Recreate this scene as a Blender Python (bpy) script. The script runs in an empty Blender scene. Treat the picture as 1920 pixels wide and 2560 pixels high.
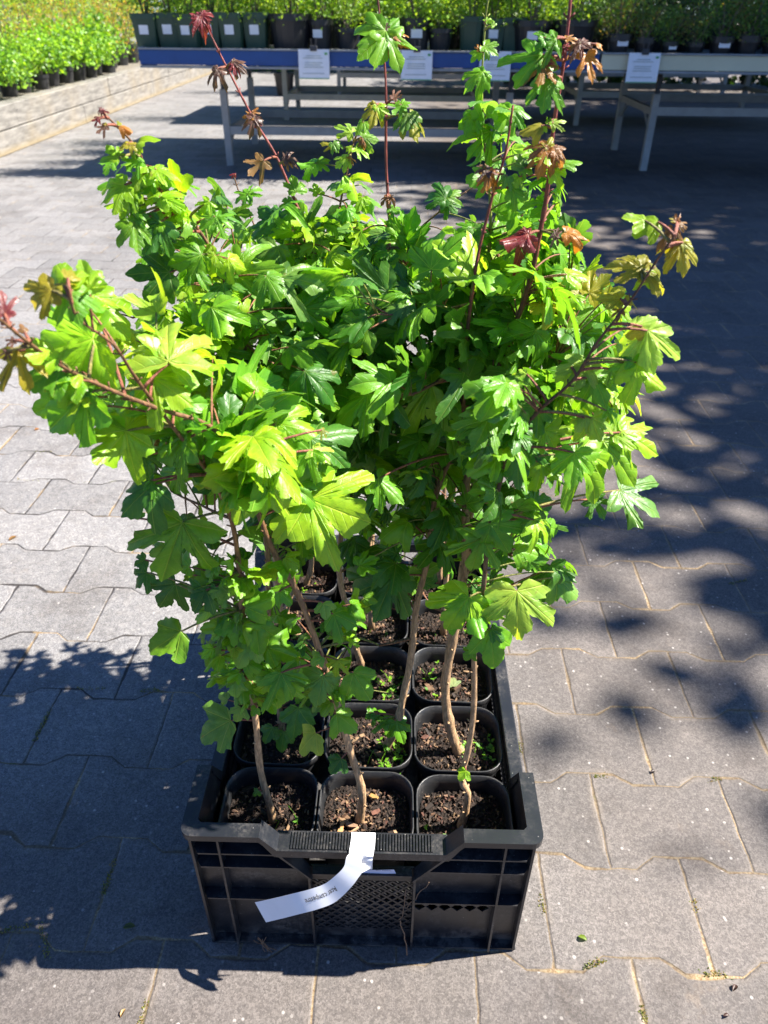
import bpy, bmesh, math, random
import numpy as np
from mathutils import Vector, Matrix

# ------------------------------------------------------------------ camera, sky, sun, exposure
S = bpy.context.scene
COL = S.collection
FPX, PITCH, ROLL, YAW = 1850.0, 0.6004, 0.0096, 0.0292
CAM = np.array([-0.2074, -0.4598, 1.0014])
def cam_axes():
    cx, sx = math.cos(PITCH), math.sin(PITCH)
    f = np.array([math.sin(-YAW)*cx, math.cos(YAW)*cx, -sx])
    r = np.array([math.cos(YAW), math.sin(YAW), 0.0]); u = np.cross(r, f)
    c, s = math.cos(ROLL), math.sin(ROLL)
    return c*r+s*u, -s*r+c*u, f
CR, CU, CF = cam_axes()
cam_d = bpy.data.cameras.new("camera"); cam = bpy.data.objects.new("camera", cam_d); COL.objects.link(cam)
CFn = CF/np.linalg.norm(CF); CRn = CR/np.linalg.norm(CR); CUn = np.cross(CRn, CFn)
cam.matrix_world = Matrix(((CRn[0], CUn[0], -CFn[0], CAM[0]), (CRn[1], CUn[1], -CFn[1], CAM[1]), (CRn[2], CUn[2], -CFn[2], CAM[2]), (0, 0, 0, 1)))
cam_d.sensor_fit = 'VERTICAL'; cam_d.sensor_height = 36.0; cam_d.lens = 36.0*FPX/2560
cam_d.clip_start = 0.02; cam_d.clip_end = 500
cam_d.dof.use_dof = True; cam_d.dof.focus_distance = 0.80; cam_d.dof.aperture_fstop = 9.5
S.camera = cam

SUN = np.array([0.86, 0.14, 1.0]); SUN /= np.linalg.norm(SUN)
elev = math.asin(SUN[2])
W = bpy.data.worlds.new("World"); S.world = W; W.use_nodes = True
wn = W.node_tree; bg = wn.nodes['Background']
sky = wn.nodes.new('ShaderNodeTexSky'); sky.sky_type = 'NISHITA'; sky.sun_disc = False
sky.sun_elevation = elev; sky.sun_rotation = math.atan2(SUN[0], SUN[1]); sky.ozone_density = 3.0; sky.air_density = 1.0; sky.dust_density = 0.3
tintn = wn.nodes.new('ShaderNodeMix'); tintn.data_type = 'RGBA'; tintn.blend_type = 'MULTIPLY'; tintn.inputs[0].default_value = 1.0; tintn.inputs[7].default_value = (.56, .76, 1.10, 1)
wn.links.new(sky.outputs[0], tintn.inputs[6]); wn.links.new(tintn.outputs[2], bg.inputs[0]); bg.inputs[1].default_value = 0.05
sd = bpy.data.lights.new("sun", 'SUN'); sd.energy = 5.0; sd.angle = math.radians(0.5); sd.color = (1.0, 0.945, 0.86)
so = bpy.data.objects.new("sun", sd); COL.objects.link(so)
so.rotation_mode = 'QUATERNION'; so.rotation_quaternion = Vector(SUN).to_track_quat('Z', 'Y')
S.view_settings.view_transform = 'Standard'; S.view_settings.look = 'None'
S.view_settings.exposure = 1.78; S.view_settings.gamma = 1.0

# ------------------------------------------------------------------ helpers
def ray(px, py):
    return CR*(px-960)/FPX - CU*(py-1280)/FPX + CF
def atY(px, py, Y):
    d = ray(px, py); return CAM + d*((Y-CAM[1])/d[1])
def atZ(px, py, z):
    d = ray(px, py); return CAM + d*((z-CAM[2])/d[2])
def atD(px, py, D):
    return CAM + ray(px, py)*D
def tag(o, label=None, cat=None, group=None, kind=None):
    if label: o['label'] = label
    if cat: o['category'] = cat
    if group: o['group'] = group
    if kind: o['kind'] = kind
    return o
def empty(name, loc=(0, 0, 0), rz=0.0):
    o = bpy.data.objects.new(name, None); COL.objects.link(o)
    o.location = loc; o.rotation_euler = (0, 0, rz); o.empty_display_size = 0.05
    return o
def copy_tree(o, parent=None):
    c = o.copy(); COL.objects.link(c); c.parent = parent
    for ch in list(o.children): copy_tree(ch, c)
    return c

class MB:
    """collects polygons, links them as one mesh object"""
    def __init__(s): s.v = []; s.f = []; s.c = []; s.n = 0; s.mi = []; s.uv = []
    def add(s, V, F, col=None, mi=0, uv=None):
        V = np.asarray(V, float); s.v.append(V)
        s.f.append([[i+s.n for i in f] for f in F]); s.mi += [mi]*len(F)
        c = np.ones((len(V), 4)) if col is None else np.broadcast_to(np.append(np.asarray(col, float), 1.0) if len(np.shape(col)) == 1 else np.c_[np.asarray(col, float), np.ones(len(V))], (len(V), 4))
        s.c.append(c); s.uv.append(np.zeros((len(V), 2)) if uv is None else uv)
        s.n += len(V)
    def box(s, x0, x1, y0, y1, z0, z1, col=None, mi=0, b=0.0):
        if b <= 0:
            V = [(x, y, z) for z in (z0, z1) for y in (y0, y1) for x in (x0, x1)]
            F = [(0, 2, 3, 1), (4, 5, 7, 6), (0, 1, 5, 4), (2, 6, 7, 3), (0, 4, 6, 2), (1, 3, 7, 5)]
            s.add(V, F, col, mi); return
        bm = bmesh.new(); bmesh.ops.create_cube(bm, size=1)
        bmesh.ops.scale(bm, vec=(x1-x0, y1-y0, z1-z0), verts=bm.verts)
        bmesh.ops.translate(bm, vec=((x0+x1)/2, (y0+y1)/2, (z0+z1)/2), verts=bm.verts)
        bmesh.ops.bevel(bm, geom=bm.edges[:], offset=b, segments=2, affect='EDGES', profile=0.7)
        s.bm(bm, col, mi)
    def bm(s, bm, col=None, mi=0):
        bm.verts.index_update()
        s.add([v.co[:] for v in bm.verts], [[v.index for v in f.verts] for f in bm.faces], col, mi); bm.free()
    def prism(s, poly, axis, a0, a1, col=None, mi=0):
        """poly: 2D points; axis 'y' -> (x,z) poly, 'x' -> (y,z), 'z' -> (x,y)"""
        n = len(poly); V = []
        for a in (a0, a1):
            for p in poly:
                V.append({'y': (p[0], a, p[1]), 'x': (a, p[0], p[1]), 'z': (p[0], p[1], a)}[axis])
        F = [tuple(range(n))[::-1], tuple(range(n, 2*n))]+[(i, (i+1) % n, (i+1) % n+n, i+n) for i in range(n)]
        if axis in 'xz': F = [f[::-1] for f in F] if axis == 'x' and False else F
        s.add(V, F, col, mi)
    def tube(s, P, R, n=8, col=None, mi=0, cap=True, ell=None):
        P = np.asarray(P, float); m = len(P); R = np.broadcast_to(np.asarray(R, float), (m,))
        T = np.gradient(P, axis=0); T /= np.linalg.norm(T, axis=1)[:, None]+1e-12
        a = np.array([0.0, 0, 1]) if abs(T[0][2]) < .9 else np.array([1.0, 0, 0])
        U = np.cross(T[0], a); U /= np.linalg.norm(U); V = []
        for i in range(m):
            U = U-T[i]*U.dot(T[i]); U /= np.linalg.norm(U)+1e-12; B = np.cross(T[i], U)
            for k in range(n):
                t = 2*math.pi*k/n
                V.append(P[i]+R[i]*(math.cos(t)*U+math.sin(t)*B))
        F = [(i*n+k, i*n+(k+1) % n, (i+1)*n+(k+1) % n, (i+1)*n+k) for i in range(m-1) for k in range(n)]
        if cap: F += [tuple(range(n))[::-1], tuple(range((m-1)*n, m*n))]
        if col is not None and len(np.shape(col)) == 2: col = np.repeat(np.asarray(col), n, axis=0)
        s.add(V, F, col, mi)
    def build(s, name, mats, parent=None, smooth=False, world=None):
        me = bpy.data.meshes.new(name)
        if s.n:
            V = np.concatenate(s.v); F = [f for L in s.f for f in L]
            cnt = np.fromiter((len(f) for f in F), int); st = np.r_[0, np.cumsum(cnt)[:-1]]
            idx = np.fromiter((i for f in F for i in f), int)
            me.vertices.add(len(V)); me.vertices.foreach_set('co', V.ravel())
            me.loops.add(len(idx)); me.loops.foreach_set('vertex_index', idx)
            me.polygons.add(len(F)); me.polygons.foreach_set('loop_start', st); me.polygons.foreach_set('loop_total', cnt)
            me.polygons.foreach_set('material_index', s.mi)
            me.polygons.foreach_set('use_smooth', [smooth]*len(F))
            ca = me.color_attributes.new('tint', 'FLOAT_COLOR', 'POINT'); ca.data.foreach_set('color', np.concatenate(s.c).ravel())
            uv = me.uv_layers.new(name='UVMap'); uv.data.foreach_set('uv', np.concatenate(s.uv)[idx].ravel())
            me.update(); me.validate()
        for m in (mats if isinstance(mats, (list, tuple)) else [mats]): me.materials.append(m)
        o = bpy.data.objects.new(name, me); COL.objects.link(o)
        if parent is not None:
            o.parent = parent
            if world:   # geometry was given in world coordinates
                o.matrix_parent_inverse = Matrix.LocRotScale(parent.location, parent.rotation_euler, (1, 1, 1)).inverted()
        return o

# ------------------------------------------------------------------ node helpers
class NT:
    def __init__(s, name):
        s.m = bpy.data.materials.new(name); s.m.use_nodes = True; s.t = s.m.node_tree
        s.b = s.t.nodes['Principled BSDF']; s.out = s.t.nodes['Material Output']
    def n(s, typ, **kw):
        nd = s.t.nodes.new(typ)
        for k, v in kw.items():
            if k.startswith('i_'):
                key = k[2:]; key = int(key) if key.isdigit() else key.replace('_', ' ')
                s.set(nd.inputs[key], v)
            else: setattr(nd, k, v)
        return nd
    def set(s, inp, v):
        if isinstance(v, bpy.types.NodeSocket): s.t.links.new(v, inp)
        else:
            if isinstance(v, (tuple, list)) and len(v) == 3 and inp.type == 'RGBA': v = (*v, 1)
            inp.default_value = v
    def M(s, op, a, b=0.0, c=0.0):
        nd = s.t.nodes.new('ShaderNodeMath'); nd.operation = op
        s.set(nd.inputs[0], a); s.set(nd.inputs[1], b); s.set(nd.inputs[2], c); return nd.outputs[0]
    def mix(s, f, a, b, mode='MIX'):
        nd = s.t.nodes.new('ShaderNodeMix'); nd.data_type = 'RGBA'; nd.blend_type = mode
        s.set(nd.inputs[0], f); s.set(nd.inputs[6], a); s.set(nd.inputs[7], b); return nd.outputs[2]
    def ramp(s, f, stops):
        nd = s.t.nodes.new('ShaderNodeValToRGB'); s.set(nd.inputs[0], f); cr = nd.color_ramp
        while len(cr.elements) < len(stops): cr.elements.new(0.5)
        for e, (p, c) in zip(cr.elements, stops):
            e.position = p; e.color = (*c, 1) if isinstance(c, tuple) else (c, c, c, 1)
        return nd.outputs[0]
    def noise(s, vec, scale, detail=4, rough=.55):
        nd = s.n('ShaderNodeTexNoise'); s.set(nd.inputs['Vector'], vec); nd.inputs['Scale'].default_value = scale
        nd.inputs['Detail'].default_value = detail; nd.inputs['Roughness'].default_value = rough; return nd.outputs['Fac']
    def step(s, x, a, b):   # smoothstep a->b
        nd = s.t.nodes.new('ShaderNodeMapRange'); nd.interpolation_type = 'SMOOTHSTEP'
        s.set(nd.inputs[0], x); nd.inputs[1].default_value = a; nd.inputs[2].default_value = b; return nd.outputs[0]
    def coord(s): return s.t.nodes.new('ShaderNodeTexCoord').outputs['Object']
    def bump(s, h, strength=.5, dist=.01, normal=None):
        nd = s.n('ShaderNodeBump'); nd.inputs['Strength'].default_value = strength; nd.inputs['Distance'].default_value = dist
        s.set(nd.inputs['Height'], h)
        if normal: s.set(nd.inputs['Normal'], normal)
        return nd.outputs[0]
    def p(s, **kw):
        for k, v in kw.items(): s.set(s.b.inputs[k.replace('_', ' ')], v)
        return s

def plain(name, col, rough=.6, vary=.15, scale=8, metal=0.0, bump=0.0):
    N = NT(name); c = N.coord(); f = N.noise(c, scale, 5, .6)
    lo = tuple(x*(1-vary) for x in col); hi = tuple(min(1, x*(1+vary)) for x in col)
    N.p(Base_Color=N.ramp(f, [(.3, lo), (.7, hi)]), Roughness=rough, Metallic=metal)
    if bump: N.p(Normal=N.bump(f, .4, bump))
    return N.m

# ------------------------------------------------------------------ materials
PROW, PAMP = 0.1377, 0.0197
def mat_paving():
    N = NT('concrete_paving'); co = N.coord()
    wob = N.n('ShaderNodeTexNoise', i_Scale=30.0, i_Detail=3.0); N.set(wob.inputs['Vector'], co)
    sep = N.n('ShaderNodeSeparateXYZ'); N.set(sep.inputs[0], co)
    sw = N.n('ShaderNodeSeparateXYZ'); N.set(sw.inputs[0], wob.outputs['Color'])
    x = N.M('ADD', sep.outputs[0], N.M('MULTIPLY', N.M('SUBTRACT', sw.outputs[0], .5), .006))
    y = N.M('ADD', sep.outputs[1], N.M('MULTIPLY', N.M('SUBTRACT', sw.outputs[1], .5), .006))
    k = N.M('ROUND', N.M('DIVIDE', y, PROW))
    par = N.M('MULTIPLY', N.M('MODULO', N.M('ABSOLUTE', k), 2.0), .5)
    t = N.M('FRACT', N.M('ADD', N.M('DIVIDE', x, .2), par))
    tri = N.M('ABSOLUTE', N.M('SUBTRACT', t, .5))            # 0.5 at joints, 0 between
    tr = N.M('MULTIPLY', N.M('SUBTRACT', tri, .25), 14.0)
    tr = N.M('MINIMUM', N.M('MAXIMUM', tr, -1.0), 1.0)
    wave = N.M('MULTIPLY', tr, -PAMP/2)
    dy = N.M('SUBTRACT', N.M('SUBTRACT', y, N.M('MULTIPLY', k, PROW)), wave)
    d1 = N.M('ABSOLUTE', dy)
    above = N.M('GREATER_THAN', dy, 0.0)
    row = N.M('SUBTRACT', k, N.M('SUBTRACT', 1.0, above))
    rp = N.M('MULTIPLY', N.M('MODULO', N.M('ABSOLUTE', row), 2.0), .5)
    xs = N.M('ADD', N.M('DIVIDE', x, .2), rp)
    cell = N.M('ROUND', xs)                                   # nearest joint
    cellf = N.M('FLOOR', xs)
    d2 = N.M('MULTIPLY', N.M('ABSOLUTE', N.M('SUBTRACT', xs, cell)), .2)
    d = N.M('MINIMUM', d1, d2)
    cid = N.n('ShaderNodeCombineXYZ'); N.set(cid.inputs[0], cellf); N.set(cid.inputs[1], row)
    wh = N.n('ShaderNodeTexWhiteNoise'); wh.noise_dimensions = '2D'; N.set(wh.inputs['Vector'], cid.outputs[0])
    # joint width varies along it, some parts filled with sand, some dark cracks
    wn_ = N.noise(co, 9, 3); jw = N.M('ADD', N.M('MULTIPLY', N.step(wn_, .42, .72), .0034), .0010)
    j = N.M('SUBTRACT', 1.0, N.step(N.M('DIVIDE', d, jw), .55, 1.25))
    halo = N.M('MULTIPLY', N.M('SUBTRACT', 1.0, N.step(d, .001, .012)), N.step(N.noise(co, 14, 4), .42, .7))
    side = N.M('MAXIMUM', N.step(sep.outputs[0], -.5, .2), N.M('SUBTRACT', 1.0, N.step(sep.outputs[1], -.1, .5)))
    fine = N.noise(co, 520, 5, .8); med = N.noise(co, 60, 5, .65); big = N.noise(co, 3.2, 4, .6)
    base = N.mix(N.step(fine, .34, .66), (.075, .073, .076), (.275, .264, .256))
    base = N.mix(N.M('MULTIPLY', N.step(med, .40, .72), .6), base, (.25, .235, .22))
    base = N.mix(N.M('MULTIPLY', N.step(N.noise(co, 11, 5, .7), .5, .8), .4), base, (.10, .085, .075))
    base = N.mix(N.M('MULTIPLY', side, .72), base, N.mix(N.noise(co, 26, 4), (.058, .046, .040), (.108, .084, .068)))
    base = N.mix(N.M('MULTIPLY', N.step(big, .35, .75), .5), base, N.mix(1.0, base, (.72, .74, .78), 'MULTIPLY'))
    ton = N.M('ADD', N.M('MULTIPLY', wh.outputs['Value'], .30), .86)
    gr = N.n('ShaderNodeCombineXYZ'); [N.set(gr.inputs[i], ton) for i in range(3)]
    base = N.mix(1.0, base, gr.outputs[0], 'MULTIPLY')
    # exposed grain of mixed sizes, stains
    for sc_, k0, k1 in ((420.0, .80, 1.22), (190.0, .91, 1.10)):
        vg = N.n('ShaderNodeTexVoronoi', i_Scale=sc_); N.set(vg.inputs['Vector'], co); vs_ = N.n('ShaderNodeSeparateXYZ'); N.set(vs_.inputs[0], vg.outputs['Color'])
        base = N.mix(1.0, base, N.ramp(vs_.outputs[0], [(.15, k0), (.85, k1)]), 'MULTIPLY')
    st_ = N.step(N.noise(co, 5.0, 6, .7), .50, .66); base = N.mix(N.M('MULTIPLY', st_, .55), base, N.mix(1.0, base, (.62, .58, .55), 'MULTIPLY'))
    st2 = N.step(N.noise(co, 8.3, 6, .75), .60, .72); base = N.mix(N.M('MULTIPLY', st2, .30), base, (.20, .145, .10))
    # pale aggregate speckles and dark pits
    vo = N.n('ShaderNodeTexVoronoi', i_Scale=105.0); N.set(vo.inputs['Vector'], co)
    vc = N.n('ShaderNodeSeparateXYZ'); N.set(vc.inputs[0], vo.outputs['Color'])
    sp = N.M('MULTIPLY', N.M('SUBTRACT', 1.0, N.step(vo.outputs['Distance'], .12, .30)), N.M('GREATER_THAN', vc.outputs[0], .87))
    base = N.mix(N.M('MULTIPLY', sp, N.M('MULTIPLY', vc.outputs[1], .75)), base, (.52, .48, .44))
    vo2 = N.n('ShaderNodeTexVoronoi', i_Scale=160.0); N.set(vo2.inputs['Vector'], co)
    vc2 = N.n('ShaderNodeSeparateXYZ'); N.set(vc2.inputs[0], vo2.outputs['Color'])
    pit = N.M('MULTIPLY', N.M('SUBTRACT', 1.0, N.step(vo2.outputs['Distance'], .1, .28)), N.M('GREATER_THAN', vc2.outputs[1], .8))
    base = N.mix(N.M('MULTIPLY', pit, .6), base, (.06, .05, .05))
    sand = N.mix(N.step(N.noise(co, 240, 3, .7), .35, .65), (.19, .115, .05), (.38, .29, .17))
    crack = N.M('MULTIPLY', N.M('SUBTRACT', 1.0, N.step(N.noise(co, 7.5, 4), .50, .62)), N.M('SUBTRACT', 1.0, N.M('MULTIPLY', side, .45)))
    sand = N.mix(crack, sand, (.035, .03, .028))
    moss = N.step(N.noise(co, 13.0, 3), .66, .76)
    sand = N.mix(N.M('MULTIPLY', moss, .8), sand, (.07, .085, .015))
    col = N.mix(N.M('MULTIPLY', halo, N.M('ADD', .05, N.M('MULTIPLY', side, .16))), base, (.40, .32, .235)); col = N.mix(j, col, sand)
    h = N.M('ADD', N.M('MULTIPLY', N.step(d, .0005, .004), .7), N.M('MULTIPLY', fine, .30))
    h = N.M('ADD', h, N.M('MULTIPLY', sp, .05))
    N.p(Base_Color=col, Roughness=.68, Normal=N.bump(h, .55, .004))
    N.b.inputs['Specular IOR Level'].default_value = .35
    return N.m

def mat_leaf(name='maple_leaf', veins=True, trans=.40, rough=.41):
    N = NT(name); at = N.n('ShaderNodeAttribute', attribute_name='tint'); tint = at.outputs['Color']
    co = N.coord()
    col = N.mix(N.step(N.noise(co, 38, 5, .7), .35, .7), N.mix(1.0, tint, (1.12, 1.06, .9), 'MULTIPLY'), N.mix(1.0, tint, (.66, .80, .85), 'MULTIPLY'))
    nrm = None
    if veins:
        uv = N.n('ShaderNodeUVMap').outputs[0]; sp = N.n('ShaderNodeSeparateXYZ'); N.set(sp.inputs[0], uv)
        ax = N.M('ABSOLUTE', sp.outputs[0]); y = sp.outputs[1]
        dmin = None; chev = None
        for ang in (0, 47, 98):
            a = math.radians(ang); cx, sy = math.sin(a), math.cos(a)
            s_ = N.M('ADD', N.M('MULTIPLY', ax, cx), N.M('MULTIPLY', y, sy))
            p_ = N.M('ABSOLUTE', N.M('SUBTRACT', N.M('MULTIPLY', ax, sy), N.M('MULTIPLY', y, cx)))
            neg = N.M('MULTIPLY', N.M('LESS_THAN', s_, 0.0), 1.0); p_ = N.M('ADD', p_, neg)
            ph = N.M('FRACT', N.M('MULTIPLY', N.M('SUBTRACT', s_, N.M('MULTIPLY', p_, .9)), 6.5))
            ph = N.M('ABSOLUTE', N.M('SUBTRACT', ph, .5))
            sec = N.step(ph, .42, .5)
            if dmin is None: dmin, chev = p_, sec
            else:
                less = N.M('LESS_THAN', p_, dmin)
                mx = N.n('ShaderNodeMix'); N.set(mx.inputs[0], less); N.set(mx.inputs[2], chev); N.set(mx.inputs[3], sec); chev = mx.outputs[0]
                dmin = N.M('MINIMUM', dmin, p_)
        main = N.M('SUBTRACT', 1.0, N.step(dmin, .003, .014))
        v = N.M('MAXIMUM', main, N.M('MULTIPLY', chev, .26))
        col = N.mix(N.M('MULTIPLY', v, .75), col, N.mix(.35, N.mix(1.0, tint, (1.9, 1.5, 1.6), 'MULTIPLY'), (.30, .34, .10)))
        puf = N.M('ADD', N.M('MULTIPLY', v, -1.0), N.M('MULTIPLY', N.noise(co, 160, 2), .6))
        nrm = N.bump(puf, .55, .0012)
        # small blemishes
        bl = N.step(N.noise(co, 75, 2), .72, .76); col = N.mix(N.M('MULTIPLY', bl, .5), col, (.22, .13, .04))
    geo = N.n('ShaderNodeNewGeometry')
    under = N.mix(.45, col, N.mix(1.0, N.mix(.25, col, (.2, .24, .14)), (1.1, 1.15, 1.0), 'MULTIPLY'))
    colr = N.mix(geo.outputs['Backfacing'], col, under)
    N.p(Base_Color=colr, Roughness=rough)
    N.b.inputs['Specular IOR Level'].default_value = .5
    tr = N.n('ShaderNodeBsdfTranslucent'); N.set(tr.inputs[0], N.mix(1.0, colr, (2.3, 2.0, .8), 'MULTIPLY'))
    if nrm: N.p(Normal=nrm); N.set(tr.inputs['Normal'], nrm)
    mx = N.n('ShaderNodeMixShader'); mx.inputs[0].default_value = trans
    N.t.links.new(N.b.outputs[0], mx.inputs[1]); N.t.links.new(tr.outputs[0], mx.inputs[2]); N.t.links.new(mx.outputs[0], N.out.inputs[0])
    return N.m

def mat_bark():
    N = NT('young_bark'); at = N.n('ShaderNodeAttribute', attribute_name='tint'); co = N.coord()
    mp = N.n('ShaderNodeMapping'); N.set(mp.inputs[0], co); mp.inputs['Scale'].default_value = (1, 1, .18)
    f = N.noise(mp.outputs[0], 420, 5, .7); g = N.noise(co, 70, 3)
    c = N.mix(N.step(f, .35, .7), N.mix(1.0, at.outputs['Color'], (.5, .48, .45), 'MULTIPLY'), N.mix(1.0, at.outputs['Color'], (1.25, 1.2, 1.15), 'MULTIPLY'))
    c = N.mix(N.M('MULTIPLY', N.step(g, .5, .7), .35), c, N.mix(1.0, c, (.55, .55, .5), 'MULTIPLY'))
    N.p(Base_Color=c, Roughness=.6, Normal=N.bump(f, .9, .002)); return N.m

def mat_plastic(name='black_plastic', base=(.012, .0135, .017), rough=.32, dust=.5):
    N = NT(name); co = N.coord()
    d = N.noise(co, 18, 6, .7); s_ = N.noise(co, 230, 3, .8)
    du = N.M('MULTIPLY', N.M('MULTIPLY', N.step(d, .40, .75), N.step(s_, .36, .62)), dust)
    spz = N.n('ShaderNodeSeparateXYZ'); N.set(spz.inputs[0], co); dirt = N.M('MULTIPLY', N.M('SUBTRACT', 1.0, N.step(N.M('ADD', spz.outputs[2], N.M('MULTIPLY', d, .05)), .03, .07)), N.step(N.noise(co, 55, 4, .7), .42, .62)); du = N.M('MAXIMUM', du, N.M('MULTIPLY', dirt, .5))
    c = N.mix(du, base, (.16, .145, .13))
    vo = N.n('ShaderNodeTexVoronoi', i_Scale=260.0); N.set(vo.inputs['Vector'], co); vc = N.n('ShaderNodeSeparateXYZ'); N.set(vc.inputs[0], vo.outputs['Color'])
    sp = N.M('MULTIPLY', N.M('SUBTRACT', 1.0, N.step(vo.outputs['Distance'], .08, .2)), N.M('GREATER_THAN', vc.outputs[0], .93))
    c = N.mix(N.M('MULTIPLY', sp, .6), c, (.35, .33, .3))
    N.p(Base_Color=c, Roughness=N.M('ADD', N.M('MULTIPLY', d, .25), rough-.1), Normal=N.bump(N.noise(co, 700, 2), .12, .0006))
    return N.m

def mat_soil():
    N = NT('potting_soil'); co = N.coord()
    f = N.noise(co, 260, 6, .75); g = N.noise(co, 60, 4)
    c = N.ramp(f, [(.30, (.006, .004, .003)), (.52, (.022, .013, .009)), (.66, (.06, .034, .02)), (.8, (.15, .09, .05))])
    c = N.mix(N.M('MULTIPLY', N.step(g, .5, .7), .5), c, (.05, .026, .015))
    N.p(Base_Color=c, Roughness=.9, Normal=N.bump(f, .9, .004)); return N.m
def mat_attr(name, rough=.8, nz=300):
    N = NT(name); at = N.n('ShaderNodeAttribute', attribute_name='tint'); co = N.coord(); f = N.noise(co, nz, 4, .7)
    N.p(Base_Color=N.mix(1.0, at.outputs['Color'], N.ramp(f, [(.3, .62), (.7, 1.3)]), 'MULTIPLY'), Roughness=rough, Normal=N.bump(f, .4, .001)); return N.m
def mat_wood_wall():
    N = NT('weathered_sleepers'); co = N.coord()
    mp = N.n('ShaderNodeMapping'); N.set(mp.inputs[0], co); mp.inputs['Scale'].default_value = (1, .12, 1)
    f = N.noise(mp.outputs[0], 38, 6, .7); g = N.noise(co, 2.2, 4, .6)
    c = N.mix(N.step(f, .3, .72), (.11, .102, .092), (.26, .243, .22))
    c = N.mix(N.M('MULTIPLY', N.step(g, .45, .75), .55), c, (.24, .19, .12))
    sp = N.n('ShaderNodeSeparateXYZ'); N.set(sp.inputs[0], co)
    low = N.M('SUBTRACT', 1.0, N.step(N.M('ADD', sp.outputs[2], N.M('MULTIPLY', g, .06)), .03, .10))
    c = N.mix(N.M('MULTIPLY', low, .6), c, (.26, .19, .08))
    N.p(Base_Color=c, Roughness=.85, Normal=N.bump(f, .5, .01)); return N.m

M_PAVE = mat_paving(); M_LEAF = mat_leaf(); M_SHRUB = mat_leaf('shrub_leaf', False, .40, .42)
M_BARK = mat_bark(); M_CRATE = mat_plastic(); M_POT = mat_plastic('pot_plastic', (.016, .017, .019), .40, .25)
M_SOIL = mat_soil(); M_CHIP = mat_attr('bark_chip'); M_WALL = mat_wood_wall()
M_WHITE = plain('paper_white', (.80, .80, .82), .5, .04, 30); M_INK = plain('black_ink', (.015, .015, .015), .5, .1)
M_BLUE = plain('blue_board', (.005, .058, .23), .42, .12, 6); M_CREAM = plain('cream_board', (.62, .58, .40), .5, .06, 5)
M_ALU = plain('galvanised_steel', (.26, .27, .28), .45, .18, 14, .25); M_DARKM = plain('dark_metal', (.05, .05, .055), .5, .2, 10, .3)
M_LEGP = plain('pale_leg_paint', (.34, .33, .31), .55, .15, 10)
M_GPOT = plain('green_pot_plastic', (.030, .070, .042), .45, .15, 6); M_BPOT = plain('black_pot_plastic', (.018, .018, .02), .42, .25, 6)
M_BED = plain('bed_gravel', (.16, .14, .11), .9, .4, 40, 0, .01)
M_TRUNK = plain('tree_bark', (.14, .11, .08), .85, .35, 12, 0, .02)
M_GREENINK = plain('green_ink', (.10, .35, .12), .5, .1); M_GREYINK = plain('grey_ink', (.32, .36, .34), .5, .1)

# ------------------------------------------------------------------ ground
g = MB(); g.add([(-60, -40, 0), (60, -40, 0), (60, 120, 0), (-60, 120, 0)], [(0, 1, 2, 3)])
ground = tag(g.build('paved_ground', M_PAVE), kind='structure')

# ------------------------------------------------------------------ raised bed wall at the left
wall = empty('planter_wall', (-3.6, 8, 0)); tag(wall, 'low weathered grey timber wall of two courses along the left edge, potted shrubs standing on it', 'wall')
rw = random.Random(5)
ye = [3.2, 5.3, 7.75, 10.4, 12.6, 15.2]
def wallx(y): return -3.40-(y-5.9)*.035
for course in range(2):
    z0, z1 = (0.0, .163) if course == 0 else (.1685, .335)
    for i in range(len(ye)-1):
        y0, y1 = ye[i]+(.9 if course else 0)+.004, ye[i+1]+(.9 if course else 0)-.004
        xa, xb = wallx(y0), wallx(y1); m = MB(); e = .006
        o_ = rw.uniform(-.004, .004)
        P = [(xa+o_, y0), (xb+o_, y1), (xb-.14+o_, y1), (xa-.14+o_, y0)]
        bm = bmesh.new(); vs = [bm.verts.new((p[0], p[1], z)) for z in (z0, z1) for p in P]
        for f in ((3, 2, 1, 0), (4, 5, 6, 7), (0, 1, 5, 4), (1, 2, 6, 5), (2, 3, 7, 6), (3, 0, 4, 7)): bm.faces.new([vs[k] for k in f])
        bmesh.ops.recalc_face_normals(bm, faces=bm.faces); bmesh.ops.bevel(bm, geom=bm.edges[:], offset=.006, segments=1, affect='EDGES')
        m.bm(bm); m.build('sleeper', M_WALL, wall, world=True)
b = MB(); b.add([(wallx(3.2)-.141, 3.2, .315), (wallx(16)-.141, 16.1, .315), (-16, 16.1, .315), (-16, 3.2, .315)], [(0, 1, 2, 3)])
tag(b.build('bed_ground', M_BED), kind='structure')

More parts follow.
